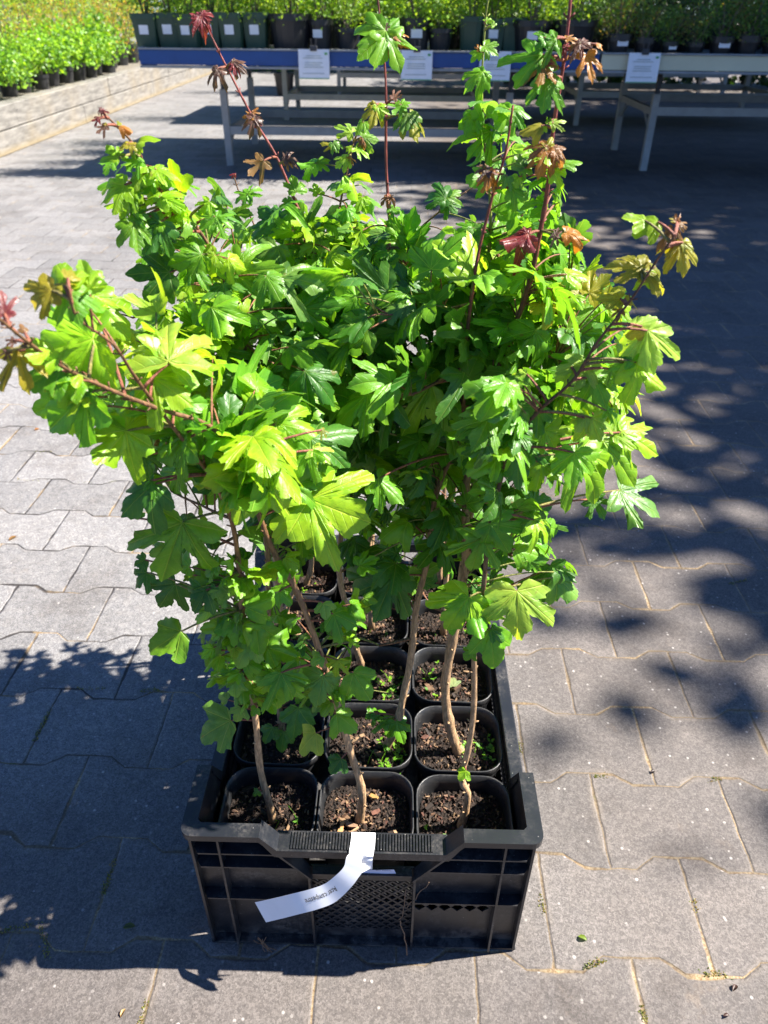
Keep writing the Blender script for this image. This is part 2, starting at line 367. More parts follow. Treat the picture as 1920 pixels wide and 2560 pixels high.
# ------------------------------------------------------------------ background shrubs
def rot_rand(rng, n):
    q = rng.normal(size=(n, 4)); q /= np.linalg.norm(q, axis=1)[:, None]; w, x, y, z = q.T
    return np.stack([np.stack([1-2*(y*y+z*z), 2*(x*y-z*w), 2*(x*z+y*w)], 1), np.stack([2*(x*y+z*w), 1-2*(x*x+z*z), 2*(y*z-x*w)], 1), np.stack([2*(x*z-y*w), 2*(y*z+x*w), 1-2*(x*x+y*y)], 1)], 1)
def leaf_cloud(rng, n, rad, ctr, size, cols, clumps=14, shape='ball', flat=.5, slim=.42, upbias=.6, sig=.24):
    """n small folded leaves gathered in clumps inside a crown volume"""
    C = rng.normal(size=(clumps, 3)); C /= np.linalg.norm(C, axis=1)[:, None]; C *= rng.uniform(.35, .95, (clumps, 1))
    if shape == 'cone': C[:, :2] *= np.clip(1.0-(C[:, 2:3]+1)/2.2, .08, 1)
    k = rng.integers(0, clumps, n); off = rng.normal(size=(n, 3))*sig
    P = (C[k]+off)
    if shape == 'cone': P[:, :2] *= np.clip(1.05-(P[:, 2:3]+1)/2.2, .05, 1)
    P = P*np.array(rad)+np.array(ctr)
    sz = rng.uniform(.6, 1.15, n)*size
    N_ = rng.normal(size=(n, 3))*.8+np.array([0, 0, upbias]); N_ /= np.linalg.norm(N_, axis=1)[:, None]
    A = np.cross(N_, rng.normal(size=(n, 3))); A /= np.linalg.norm(A, axis=1)[:, None]; B = np.cross(N_, A)
    w = sz*slim
    V = np.stack([P, P+A*sz[:, None]*.5+B*w[:, None]+N_*w[:, None]*.3, P+A*sz[:, None], P+A*sz[:, None]*.5-B*w[:, None]+N_*w[:, None]*.3], 1).reshape(-1, 3)
    cc = np.array(cols)[rng.integers(0, len(cols), clumps)][k]; cc = cc*rng.uniform(.7, 1.3, (n, 1))
    F = [(4*i, 4*i+1, 4*i+2, 4*i+3) for i in range(n)]
    return V, F, np.repeat(cc, 4, axis=0)

def pot_mesh(r0, r1, h, lip=.008, n=20, square=False):
    m = MB(); bm = bmesh.new()
    prof = [(r0, 0), (r1, h-.03), (r1+lip, h-.03), (r1+lip, h), (r1-.004, h), (r1-.006, h-.02)]
    rings = []
    for (r, z) in prof:
        ring = []
        for k in range(n):
            t = 2*math.pi*(k+.5)/n
            if square:
                c, s_ = math.cos(t), math.sin(t); q = (abs(c)**5+abs(s_)**5)**(-1/5); ring.append(bm.verts.new((r*c*q, r*s_*q, z)))
            else: ring.append(bm.verts.new((r*math.cos(t), r*math.sin(t), z)))
        rings.append(ring)
    for a, b_ in zip(rings, rings[1:]):
        for k in range(n): bm.faces.new((a[k], a[(k+1) % n], b_[(k+1) % n], b_[k]))
    bm.faces.new(rings[0][::-1]); bm.faces.new(rings[-1]); m.bm(bm); return m

def make_shrub(kind, rng, pot='black', pr=.10, ph=.17, hgt=.5, wid=.22, pallabel=False):
    e = empty('potted_shrub')
    pm = pot_mesh(pr*.82, pr, ph, square=(pot == 'green'))
    p_ = pm.build('pot', M_GPOT if pot == 'green' else M_BPOT, e, smooth=False)
    if pallabel:
        l = MB(); l.add([(-.03, -pr*.955-.004, ph*.42), (.03, -pr*.955-.004, ph*.42), (.03, -pr*.985-.004, ph*.68), (-.03, -pr*.985-.004, ph*.68)], [(0, 1, 2, 3)])
        l.build('price_label', M_WHITE, p_)
    m = MB()
    T = {'laurel': (900, .038, [(.15, .32, .02), (.24, .42, .03), (.09, .22, .02)], 18, 'ball', .40),
         'orange': (1700, .020, [(.50, .33, .03), (.38, .42, .04), (.24, .40, .03), (.44, .21, .03), (.26, .42, .04), (.22, .38, .03)], 22, 'ball', .30),
         'conifer': (1900, .022, [(.15, .30, .03), (.22, .38, .04), (.10, .20, .03)], 24, 'cone', .22),
         'box': (1500, .020, [(.18, .34, .03), (.28, .42, .04), (.10, .22, .02)], 20, 'ball', .42),
         'dark': (1300, .024, [(.035, .08, .02), (.05, .10, .025), (.03, .06, .02)], 20, 'ball', .35),
         'heather': (1000, .018, [(.12, .22, .04), (.18, .28, .05), (.20, .15, .05), (.10, .20, .04)], 20, 'ball', .25)}[kind]
    n, sz, cols, cl, sh, slim = T
    V, F, C = leaf_cloud(rng, n, (wid, wid, hgt*.55), (rng.normal()*.02, rng.normal()*.02, ph+hgt*.42), sz*1.1, cols, cl+8, sh, slim=slim, sig=.31)
    ok = V[::4, 2] > ph*.7; V = V.reshape(-1, 4, 3)[ok].reshape(-1, 3); C = C.reshape(-1, 4, 3)[ok].reshape(-1, 3); F = F[:ok.sum()]
    m.add(V, F, C); m.build('foliage', M_SHRUB, e)
    st = MB()
    for k in range(5):
        a = k*1.3; st.tube([(0.01*math.cos(a), .01*math.sin(a), ph-.02), (.05*wid/.2*math.cos(a), .05*math.sin(a), ph+hgt*.25), (.12*wid/.2*math.cos(a), .1*math.sin(a), ph+hgt*.6)], [.006, .004, .002], 5)
    st.build('stem', M_TRUNK, e)
    return e

rng = np.random.default_rng(7)
protos = {}
def shrub(kind, x, y, z, label, group, pot='black', pr=.10, ph=.17, hgt=.5, wid=.22, pl=False, s=1.0):
    key = (kind, pot, pr, ph, hgt, wid, pl, rng.integers(0, 4))
    if key not in protos: e = protos[key] = make_shrub(kind, rng, pot, pr, ph, hgt, wid, pl)
    else: e = copy_tree(protos[key])
    e.location = (x, y, z); e.rotation_euler = (0, 0, rng.uniform(-.25, .25) if pl or pot == 'green' else rng.uniform(0, 6.28)); s *= rng.uniform(.78, 1.22); e.scale = (s, s, s*rng.uniform(.92, 1.12)) if pot == 'black' else (1, 1, rng.uniform(.97, 1.05))
    tag(e, label, 'potted shrub', group); return e
ords = ['nearest', 'second', 'third', 'fourth', 'fifth', 'sixth', 'seventh', 'eighth', 'ninth', 'tenth', 'eleventh', 'twelfth', 'thirteenth', 'fourteenth']
for i in range(12):
    y = 5.6+i*.34; shrub('laurel', wallx(y)-.17-rng.uniform(0, .08), y, .335 if False else .335, 'glossy bright green potted shrub on the timber wall edge, %s from the camera' % ords[i], 'leafy shrubs on the edge of the raised bed', hgt=.32, wid=.25, pr=.085, ph=.13)
for i in range(13):
    y = 6.4+i*.5; shrub('orange', wallx(y)-.52, y, .316, 'orange and yellow potted shrub behind the wall edge row, %s from the camera' % ords[i], 'orange shrubs on the raised bed', hgt=1.0, wid=.32)
for i in range(12):
    y = 6.9+i*.6; shrub('conifer' if i % 2 else 'box', wallx(y)-1.15, y, .316, ('feathery green conifer' if i % 2 else 'rounded light green shrub')+' potted behind the orange shrubs, %s from the camera' % ords[i], 'green shrubs deep in the raised bed', hgt=1.15, wid=.38)
for i in range(10):
    y = 7.6+i*.8; shrub('box', wallx(y)-1.8, y, .316, 'tall light green potted shrub far back on the raised bed, %s from the camera' % ords[i], 'tall shrubs at the back of the raised bed', hgt=1.5, wid=.5)

# ------------------------------------------------------------------ sales benches
def bench(x0, x1, legs, yf, yr, ytop0, ytop1, railz, board, label):
    e = empty('sales_bench', ((x0+x1)/2, (yf+yr)/2, 0)); tag(e, label, 'bench', 'sales benches for potted plants')
    m = MB(); m.box(x0, x1, ytop0, ytop0+.02, .668, .752, b=.003); m.build('front_board', board, e, world=True)
    m = MB()
    for z0, z1 in ((.7535, .763), (.650, .6645)): m.box(x0, x1, ytop0-.012, ytop0+.03, z0, z1, b=.003)
    for xx in (x0, x1-.025): m.box(xx, xx+.025, ytop0+.031, ytop1, .65, .765)
    m.box(x0, x1, ytop1+.001, ytop1+.02, .65, .765); m.build('tray_rim', M_ALU, e, world=True)
    m = MB(); m.box(x0+.026, x1-.026, ytop0+.0305, ytop1-.001, .735, .75); m.build('tray_bottom', M_DARKM, e, world=True)
    for x in legs:
        for y in (yf, yr):
            m = MB(); m.box(x-.024, x+.024, y-.024, y+.024, 0, .50, b=.003); l = m.build('leg', M_LEGP, e, world=True)
            m = MB(); m.box(x-.014, x+.014, y-.014, y+.014, .501, .66); m.build('leg_sleeve', M_DARKM, e, world=True)  # thinner upper tube; its dark colour paints in the shade under the top
        m = MB(); m.box(x-.015, x+.015, yf+.025, yr-.025, railz+.0, railz+.045, b=.002)
        m.tube([(x, yf+.03, railz-.10), (x, yf+.22, railz+.0)], .012, 6); m.tube([(x, yr-.03, railz-.10), (x, yr-.22, railz)], .012, 6)
        m.box(x-.02, x+.02, ytop0+.05, ytop1-.05, .66+.001, .70); m.build('cross_brace', M_LEGP, e, world=True)
    m = MB()
    for y in (yf, yr): m.box(legs[0]+.025, legs[-1]-.025, y-.02, y+.02, railz, railz+.055, b=.003)
    m.build('stretcher', M_LEGP, e, world=True)
    return e
bench(-2.0, .985, (-1.56, .48), 5.56, 6.59, 5.15, 6.95, .21, M_BLUE, 'long blue fronted sales bench with pale legs behind the maple crate')
bench(1.0, 4.1, (1.52, 3.6), 5.60, 6.56, 5.15, 6.95, .365, M_CREAM, 'cream fronted sales bench standing in shade at the right')
bench(-2.0, .97, (-1.52, .46), 8.23, 9.17, 7.9, 9.55, .187, M_BLUE, 'second blue bench seen through the legs of the front blue bench')
bench(.99, 4.0, (1.47, 3.5), 8.12, 9.15, 7.9, 9.55, .25, M_CREAM, 'shaded bench standing behind the cream bench at the right')
bench(-1.9, 1.2, (-1.2, .7), 10.95, 11.9, 10.7, 12.2, .2, M_BLUE, 'farthest bench at the left, third row back under the shrubs')
bench(1.22, 4.4, (1.7, 3.9), 10.95, 11.9, 10.7, 12.2, .25, M_CREAM, 'farthest bench at the right, third row back before the dark hedge')

def price_sign(xc, label):
    e = empty('price_sign', (xc, 5.13, .77)); tag(e, label, 'sign', 'price signs clipped to the benches')
    w = .10; m = MB(); V = []; nz = 6
    for j in range(nz+1):
        z = .765-.165*j/nz; yb = 5.118-.012*math.sin(j/nz*1.6)
        for x in (xc-w, xc+w): V.append((x, yb, z))
    m.add(V, [(2*j, 2*j+1, 2*j+3, 2*j+2) for j in range(nz)]); bd = m.build('card', M_WHITE, e, world=True)
    m = MB(); rr = random.Random(int(xc*100))
    for z, wd in ((.728, .10), (.716, .14), (.69, .12), (.678, .12), (.665, .13), (.63, .15)):
        m.box(xc-wd/2, xc+wd/2-.02*rr.random(), 5.1045, 5.1055, z, z+.0035)
    m.build('print_lines', M_GREYINK, e, world=True)
    m = MB(); m.box(xc-w+.002, xc+w-.002, 5.1035, 5.1042, .601, .606); m.box(xc+w-.03, xc+w-.012, 5.110, 5.1105, .735, .748); m.build('green_band', M_GREENINK, e, world=True)
    m = MB(); m.box(xc-.022, xc+.022, 5.105, 5.165, .755, .785, b=.004); m.tube([(xc-.012, 5.13, .785), (xc-.016, 5.125, .82)], .004, 6); m.tube([(xc+.012, 5.13, .785), (xc+.016, 5.125, .82)], .004, 6)
    m.build('clip', M_DARKM, e, world=True)
for px, lb in ((785, 'white price sign clipped to the blue board, left of the tall reddish central shoot'), (1042, 'white price sign on the blue board just right of the tall central shoot'), (1238, 'white price sign on the blue board behind the yellow green shoot'), (1610, 'white price sign clipped to the cream board at the right')):
    price_sign(atY(px, 150, 5.12)[0], lb)

# pots on the benches
def X5(px): return atY(px, 100, 5.3)[0]
gp = [(370, 'green', 1), (425, 'green', 1), (478, 'green', 1), (530, 'green', 0), (583, 'green', 1), (640, 'green', 0)]
for i, (px, c, _) in enumerate(gp):
    shrub('box', X5(px), 5.32+.02*(i % 2), .75, 'square green pot of light green shrub on blue bench, %s from the left' % ['first', 'second', 'third', 'fourth', 'fifth', 'sixth'][i], 'green pots on the blue bench', 'green', .085, .20, .5, .17, True)
bp = [(725, .13, 'orange'), (800, .085, 'box'), (868, .11, 'box'), (1040, .085, 'box'), (1100, .105, 'box'), (1330, .12, 'box'), (1435, .13, 'orange')]
for i, (px, r, k) in enumerate(bp):
    shrub('box', X5(px), 5.35, .75, 'round black pot with shrub at blue bench front edge, %s from the left' % ['first', 'second', 'third', 'fourth', 'fifth', 'sixth', 'seventh'][i], 'black pots on the blue bench', 'black', r*.9, .16, .5, .2, i % 2 == 1)
for i, px in enumerate((1180, 1236, 1285)):
    shrub('box', X5(px), 5.4, .75, 'green pot behind the yellow green maple shoot, %s of three from the left' % ['first', 'second', 'third'][i], 'green pots in the middle of the blue bench', 'green', .08, .19, .5, .17, i == 1)
for i in range(13):
    x = 1.12+i*.165
    shrub('heather', x, 5.28, .75, 'low black pot at the cream bench front edge, %s from the left' % (ords[i].replace('nearest', 'first')), 'low pots on the cream bench', 'black', .06, .085, .24, .12, i % 2 == 0)
for r_, yy in enumerate((5.75, 6.2, 6.65)):
    for i in range(11):
        x = -1.85+i*.27
        shrub('box', x, yy, .75, 'light green shrub on blue bench, %s row from front, %s from the left' % (['second', 'third', 'fourth'][r_], ords[i].replace('nearest', 'first')), 'shrubs further back on the blue bench', 'black', .10, .16, .5+.1*r_, .2)
    for i in range(10):
        x = 1.15+i*.29
        shrub('dark' if (i+r_) % 2 else 'heather', x, yy, .75, 'dark shrub on cream bench, %s row from front, %s from the left' % (['second', 'third', 'fourth'][r_], ords[i].replace('nearest', 'first')), 'shrubs further back on the cream bench', 'black', .09, .12, .40+.12*r_, .19)
for yy, nm in ((8.4, 'second row'), (11.2, 'third row')):
    for i in range(14):
        x = -1.8+i*.42
        shrub('box' if i < 7 else 'dark', x, yy, .75, 'bushy potted shrub on the %s of benches, %s from the left' % (nm, ords[i].replace('nearest', 'first')), 'shrubs on the far benches', 'black', .12, .2, .9, .30)
bk = pot_mesh(.10, .13, .26).build('plant_pot', M_BPOT); bk.location = (*atZ(713, 238, 0)[:2], 0); tag(bk, 'empty tall black pot on the paving beneath the far blue bench', 'pot')

# far hedge and shade trees
def hedge(x0, x1, y, h, lab, cols, n, z0=0.0):
    e = empty('hedge', ((x0+x1)/2, y, 0)); tag(e, lab, 'hedge')
    r = np.random.default_rng(int(abs(x0)*10+y)); m = MB()
    P = np.stack([r.uniform(x0, x1, n), y+r.normal(size=n)*.35, z0+(h-z0)*r.uniform(0, 1, n)], 1); P[:, 2] += .15*np.sin(P[:, 0]*3.1)
    N_ = r.normal(size=(n, 3))+np.array([0, -.4, .6]); N_ /= np.linalg.norm(N_, axis=1)[:, None]
    A = np.cross(N_, r.normal(size=(n, 3))); A /= np.linalg.norm(A, axis=1)[:, None]; B = np.cross(N_, A); sz = r.uniform(.10, .22, (n, 1))
    V = np.stack([P, P+A*sz*.5+B*sz*.35, P+A*sz, P+A*sz*.5-B*sz*.35], 1).reshape(-1, 3)
    c = np.array(cols)[r.integers(0, len(cols), n)]
    m.add(V, [(4*i, 4*i+1, 4*i+2, 4*i+3) for i in range(n)], np.repeat(c, 4, axis=0)); m.build('foliage', M_SHRUB, e, world=True)
    t = MB(); [t.tube([(x, y, 0), (x+.05, y, h*.8)], [.04, .02], 6) for x in np.arange(x0+.3, x1, .7)]; t.build('trunk', M_TRUNK, e, world=True)
hedge(1.2, 9, 13.2, 2.6, 'dark hedge growing behind the benches at the right', [(.02, .06, .015), (.03, .08, .02), (.015, .04, .012)], 9000)
hedge(-3.6, 1.2, 15.5, 2.6, 'lighter green hedge far behind the blue benches', [(.10, .20, .02), (.15, .28, .03), (.06, .13, .02)], 8000)
hedge(-15, -3.61, 16.6, 3.2, 'tall green hedge behind the raised bed at the left', [(.09, .19, .02), (.14, .26, .03), (.06, .12, .02)], 14000, .3)

def shade_tree(x, y, zc, R, n, seed, lab):
    e = empty('shade_tree', (x, y, 0)); tag(e, lab, 'tree', 'shade trees beyond the right side of the yard')
    r = np.random.default_rng(seed); V, F, C = leaf_cloud(r, n, (R*.92, R*1.0, R*.72), (x, y, zc), .17, [(.05, .12, .02), (.07, .15, .03), (.04, .09, .02)], 110, 'ball', slim=.40, sig=.15)
    m = MB(); m.add(V, F, C); m.build('crown', M_SHRUB, e, world=True)
    t = MB(); t.tube([(x, y, 0), (x+.1, y+.05, 1.5), (x, y+.1, zc-.5), (x, y, zc+R*.4)], [.22, .17, .12, .04], 10)
    for k in range(9):
        a = k*2.4; z = zc-R*.5+k*.18; t.tube([(x, y, z), (x+math.cos(a)*R*.35, y+math.sin(a)*R*.35, z+.5), (x+math.cos(a)*R*.75, y+math.sin(a)*R*.75, z+.9)], [.08, .05, .02], 6)
    t.build('trunk', M_TRUNK, e, world=True)
shade_tree(7.0, 2.55, 5.2, 2.2, 20000, 1, 'leafy tree beyond the right edge whose shade falls beside the crate')
shade_tree(7.45, 5.8, 5.4, 2.4, 19000, 2, 'leafy tree beyond the right edge shading the paving before the cream bench')
shade_tree(8.4, 9.4, 5.6, 2.9, 26000, 3, 'leafy tree farthest back beyond the right edge shading the cream bench')
shade_tree(9.7, 3.6, 5.6, 2.4, 16000, 4, 'leafy tree farthest to the right, standing behind the other shade trees')

#BEGIN CRATE
# ------------------------------------------------------------------ crate
CR0 = (-0.4435, 0.002, 0.0); CRZ = math.radians(.75)
crate = empty('plastic_crate', CR0, CRZ); tag(crate, 'black plastic stacking crate with lattice front and grip handle, holding fifteen potted maples', 'crate')
CW, CL = .402, .60
def ends(flip):
    """one short end: panels, ribs, flanges, lattice, corner rims, handle (flip = far end)"""
    def mk(): return MB()
    def B(m, x0, x1, y0, y1, z0, z1, b=0.0):
        if flip: y0, y1 = CL-y1, CL-y0
        m.box(x0, x1, y0, y1, z0, z1, b=b)
    def PR(m, poly, y0, y1):
        if flip: y0, y1 = CL-y1, CL-y0
        m.prism(poly, 'y', y0, y1)
    H = .247
    # wall panel with hand hole and open lattice
    m = mk(); yp0, yp1 = .0155, .0175
    def diamonds(m, x0, x1, z0, z1, nx, nz, y0, y1, fill=.62):
        """panel x0..x1,z0..z1 pierced by nx*nz diamond holes (staggered rows)"""
        dx, dz = (x1-x0)/nx, (z1-z0)/nz; r = fill/2
        for i in range(nx):
            for j in range(nz):
                cx, cz = x0+(i+.5)*dx, z0+(j+.5)*dz; a, c = dx*r, dz*r
                L, R_, Bt, T = cx-dx/2, cx+dx/2, cz-dz/2, cz+dz/2
                hole = [(cx-a*1.6, cz), (cx, cz-c*1.6), (cx+a*1.6, cz), (cx, cz+c*1.6)]
                cor = [(L, Bt), (R_, Bt), (R_, T), (L, T)]
                for k in range(4):
                    PR(m, [cor[k], cor[(k+1) % 4], hole[(k+1) % 4], ] if False else [cor[k], hole[(k+1) % 4], hole[k]], y0, y1)
                    PR(m, [cor[k], cor[(k+1) % 4], hole[(k+1) % 4]], y0, y1)
    for s in (0, 1):
        def X(x): return x if not s else CW-x
        def poly(pts): return [(X(a), b_) for a, b_ in pts] if not s else [(X(a), b_) for a, b_ in pts][::-1]
        PR(m, poly([(.008, .002), (.1395, .002), (.1395, .1665), (.104, .218), (.088, .237), (.008, .237)] if s == 0 else [(.008, .002), (.1395, .002), (.1395, .0735), (.008, .0735)]), yp0, yp1)
        if s:
            PR(m, poly([(.008, .0915), (.1395, .0915), (.1395, .1665), (.104, .218), (.088, .237), (.008, .237)]), yp0, yp1)
            PR(m, poly([(.008, .0736), (.045, .0736), (.045, .0914), (.008, .0914)]), yp0, yp1)
            diamonds(m, CW-.1395, CW-.0451, .0736, .0914, 6, 1, yp0, yp1)
    B(m, .140, .262, yp0, yp1, .002, .0265); B(m, .140, .262, yp0, yp1, .1385, .168)
    m.build('end_panel', M_CRATE, crate)
    # lattice of crossing bars
    m = mk()
    x0, x1, z0, z1, p = .1405, .2615, .0270, .138, .0138
    def bar(a, b_, w, ya, yb):
        d = np.array([b_[0]-a[0], b_[1]-a[1]]); L = np.linalg.norm(d)
        if L < .002: return
        n_ = np.array([-d[1], d[0]])/L*w/2
        PR(m, [(a[0]+n_[0], a[1]+n_[1]), (a[0]-n_[0], a[1]-n_[1]), (b_[0]-n_[0], b_[1]-n_[1]), (b_[0]+n_[0], b_[1]+n_[1])], ya, yb)
    for sg, (ya, yb) in ((1, (.0152, .0178)), (-1, (.0150, .0176))):
        for k in range(-12, 22):
            c = k*p; pts = []
            for (xx, zz) in ((x0, None), (x1, None), (None, z0), (None, z1)):
                if xx is not None:
                    z_ = z0+sg*(xx-x0)+c
                    if z0-1e-9 <= z_ <= z1+1e-9: pts.append((xx, z_))
                else:
                    x_ = x0+sg*(zz-z0-c)
                    if x0-1e-9 <= x_ <= x1+1e-9: pts.append((x_, zz))
            pts = sorted(set((round(a, 6), round(b_, 6)) for a, b_ in pts))
            if len(pts) >= 2: bar(pts[0], pts[-1], .0027, ya, yb)
    B(m, .1405, .2615, .0171, .0185, .0270, .085)
    m.build('lattice', M_CRATE, crate)
    # ribs and flanges
    m = mk()
    for x in (.041, .361): B(m, x-.0013, x+.0013, .001, .0152, .003, .236)
    for x in (.1396, .2624): B(m, x-.0013, x+.0013, .0012, .0149, .003, .165)
    for z, xa in ((.209, .110), (.182, .126), (.114, .1382)):
        for s in (0, 1):
            a, b_ = (.006, xa) if not s else (CW-xa, CW-.006)
            PRZ = [(a+.0, .0152), (a+(.010 if not s else 0), .0016), (b_-(.010 if s else 0), .0016), (b_, .0152)]
            if flip: PRZ = [(q[0], CL-q[1]) for q in PRZ][::-1]
            m.prism(PRZ, 'z', z, z+.0024)
    for s in (0, 1):
        q = [(.0865, .2372), (.1405, .163), (.1435, .163), (.0905, .2372)]
        if s: q = [(CW-a, b_) for a, b_ in q][::-1]
        PR(m, q, .0006, .0150)
    B(m, .0075, .0105, .004, .0152, .003, .2365); B(m, CW-.0105, CW-.0075, .004, .0152, .003, .2365)
    B(m, .006, CW-.006, .0045, .0152, .0031, .0065)
    B(m, .143, .259, .0045, .0147, .166, .169); m.build('ribbing', M_CRATE, crate)
    # handle bar with ridges
    m = mk(); B(m, .104, CW-.104, .0004, .026, .2085, .2215, b=.0012); B(m, .118, CW-.118, .0155, .0175, .198, .2084)
    for k in range(48):
        x = .122+k*.00336; B(m, x-.0009, x+.0009, .003, .024, .2216, .2232)
    m.build('handle', M_CRATE, crate)
    # raised corner rims
    for s in (0, 1):
        m = mk()
        def X2(a): return CW-a if s else a
        n = 6; r = .013; out = [(X2(r-r*math.cos(t)), r-r*math.sin(t)) for t in np.linspace(0, math.pi/2, n)]
        pl = [(X2(0.0), .092)]+out+[(X2(.088), 0.0), (X2(.088), .017), (X2(.021), .017), (X2(.017), .021), (X2(.017), .092)]
        if flip: pl = [(a, CL-b_) for a, b_ in pl]
        ar = sum(pl[i][0]*pl[(i+1) % len(pl)][1]-pl[(i+1) % len(pl)][0]*pl[i][1] for i in range(len(pl)))
        if ar < 0: pl = pl[::-1]
        m.prism(pl, 'z', .2375, H)
        # sloping pieces down to the grip and to the side rail
        q = [(.0881, H), (.0881, .2376), (.1035, .2085), (.1065, .2216)]
        if s: q = [(CW-a, b_) for a, b_ in q][::-1]
        PR(m, q, .0002, .022)
        ys = [(.0921, H), (.0921, .232), (.118, .178), (.124, .191)]
        if flip: ys = [(CL-a, b_) for a, b_ in ys]
        m.prism(ys, 'x', X2(.0), X2(.0172))
        ys = [(.017, .05), (.017, .2374), (.0920, .2374), (.118, .178), (.118, .05)]
        if flip: ys = [(CL-a, b_) for a, b_ in ys]
        m.prism(ys, 'x', X2(.0125), X2(.0148))
        m.build('corner_rim', M_CRATE, crate)
for fl in (False, True): ends(fl)
for s in (0, 1):
    def XX(a, b_): return (a, b_) if not s else (CW-b_, CW-a)
    m = MB(); x0, x1 = XX(.0125, .0148)
    m.box(x0, x1, .0205, CL-.0205, .002, .05); m.box(x0, x1, .118, CL-.118, .05, .11)
    for j in range(46):
        y = .1185+j*.0079; m.box(x0+.0001, x1-.0001, y, y+.0038, .1101, .1579)
    for z in (.11, .133, .158): m.box(x0-.0003, x1+.0003, .1185, CL-.1185, z, z+.004)
    m.box(x0, x1, .118, CL-.118, .1621, .1775); m.build('side_panel', M_CRATE, crate)
    m = MB(); a, b_ = XX(.0, .0172); m.box(a, b_, .1241, CL-.1241, .1778, .191, b=.0015); m.build('side_rim', M_CRATE, crate)
    m = MB()
    for y in (.06, .14, .24, .36, .46, .54):
        a, b_ = XX(.002, .0122); m.box(a, b_, y-.0013, y+.0013, .003, .177)
    for z in (.06, .112, .15):
        a, b_ = XX(.003, .0120); m.box(a, b_, .02, CL-.02, z, z+.0024)
    m.build('side_ribbing', M_CRATE, crate)
m = MB(); m.box(.0125, CW-.0125, .0155, CL-.0155, .0015, .0045); m.build('floor_panel', M_CRATE, crate)
# rootlets stuck to the crate front
m = MB(); rr = random.Random(3)
def wig(p0, p1, n, a, r=.0006):
    P = [np.array(p0)+(np.array(p1)-np.array(p0))*t+np.array([rr.uniform(-a, a), rr.uniform(-a, a)*.3, rr.uniform(-a, a)]) for t in np.linspace(0, 1, n)]
    m.tube(P, r, 5)
wig(atY(1075, 2205, -.003), atY(1018, 2270, -.004), 7, .002); wig(atY(1018, 2225, -.003), atY(1000, 2300, -.005), 7, .002)
wig(atY(1000, 2300, -.005), atY(1017, 2385, -.003), 8, .002, .0008)
M_ROOT = plain('dry_root', (.16, .10, .06), .9, .3, 60)
tag(m.build('root_strand', M_ROOT), 'thin dry root strands hanging down the crate front beside the lattice', 'roots'); m = MB()
wig(atY(630, 2350, -.003), atY(688, 2377, -.004), 6, .002, .0005)
for k in range(6): wig(atY(655+rr.uniform(-12, 12), 2340+rr.uniform(0, 20), -.003), atY(665+rr.uniform(-15, 15), 2380, -.004), 5, .003, .0004)
tag(m.build('root_tuft', M_ROOT), 'small tuft of dry rootlets stuck to the crate front near its bottom left corner', 'roots')
tag(crate)

# white loop label hanging from the grip
lab = empty('plant_label', tuple(atY(850, 2120, -.002))); tag(lab, 'white paper loop label with upside down plant name hanging from the crate grip', 'label')
xl = atY(903, 2124, .002)[0]
LP = [np.array([xl+.001, .0285, .2240]), np.array([xl+.001, .016, .2248]), np.array([xl, .004, .2246]), np.array([xl-.0005, -.0015, .2215]), np.array([xl-.001, -.0032, .2150]), atY(891, 2152, -.005), atY(882, 2174, -.010), atY(862, 2200, -.015), atY(825, 2232, -.019), atY(785, 2248, -.021), atY(739, 2260, -.020), atY(695, 2271, -.016), atY(651, 2281, -.011)]
def catm(P, n):
    P = np.asarray(P, float); Q = np.vstack([2*P[0]-P[1], P, 2*P[-1]-P[-2]]); out = []
    for i in range(len(P)-1):
        p0, p1, p2, p3 = Q[i:i+4]
        for t in np.linspace(0, 1, n, endpoint=False):
            out.append(.5*((2*p1)+(-p0+p2)*t+(2*p0-5*p1+4*p2-p3)*t*t+(-p0+3*p1-3*p2+p3)*t**3))
    out.append(P[-1]); return np.array(out)
RC = catm(LP, 8); TT = np.gradient(RC, axis=0); TT /= np.linalg.norm(TT, axis=1)[:, None]
# width direction: along the grip at the top, turning to across the strip lower down
WD = []
for i, t in enumerate(TT):
    f = i/(len(TT)-1); nrm = np.array([0, -.25, 1.0])*(1-min(1, f*3.2))+np.array([-.1, -1.0, .62])*min(1, f*3.2)
    w = np.cross(nrm, t); WD.append(w/np.linalg.norm(w))
WD = np.array(WD); NN = np.cross(TT, WD)
arc = np.r_[0, np.cumsum(np.linalg.norm(np.diff(RC, axis=0), axis=1))]
hw = np.interp(arc/arc[-1], [0, .12, .3, .5, 1], [.0136, .0136, .0098, .0118, .0134])
m = MB(); V = np.concatenate([np.stack([RC-WD*hw[:, None], RC+WD*hw[:, None]], 1).reshape(-1, 3), np.stack([RC-WD*hw[:, None]-NN*.0003, RC+WD*hw[:, None]-NN*.0003], 1).reshape(-1, 3)])
n = len(RC); F = [(2*i, 2*i+1, 2*i+3, 2*i+2) for i in range(n-1)]+[(2*i+2*n+2, 2*i+3+2*n, 2*i+1+2*n, 2*i+2*n) for i in range(n-1)]
m.add(V, F)
q = [atY(px, py, yy) for px, py, yy in ((902, 2140, -.0012), (932, 2141, -.0012), (931, 2173, -.0020), (904, 2172, -.0020))]
m.add(q, [(3, 2, 1, 0)]); q2 = [p_-np.array([0, .0004, 0]) for p_ in q]; m.add(q2, [(0, 1, 2, 3)])
m.build('strip', M_WHITE, lab, smooth=True, world=True)
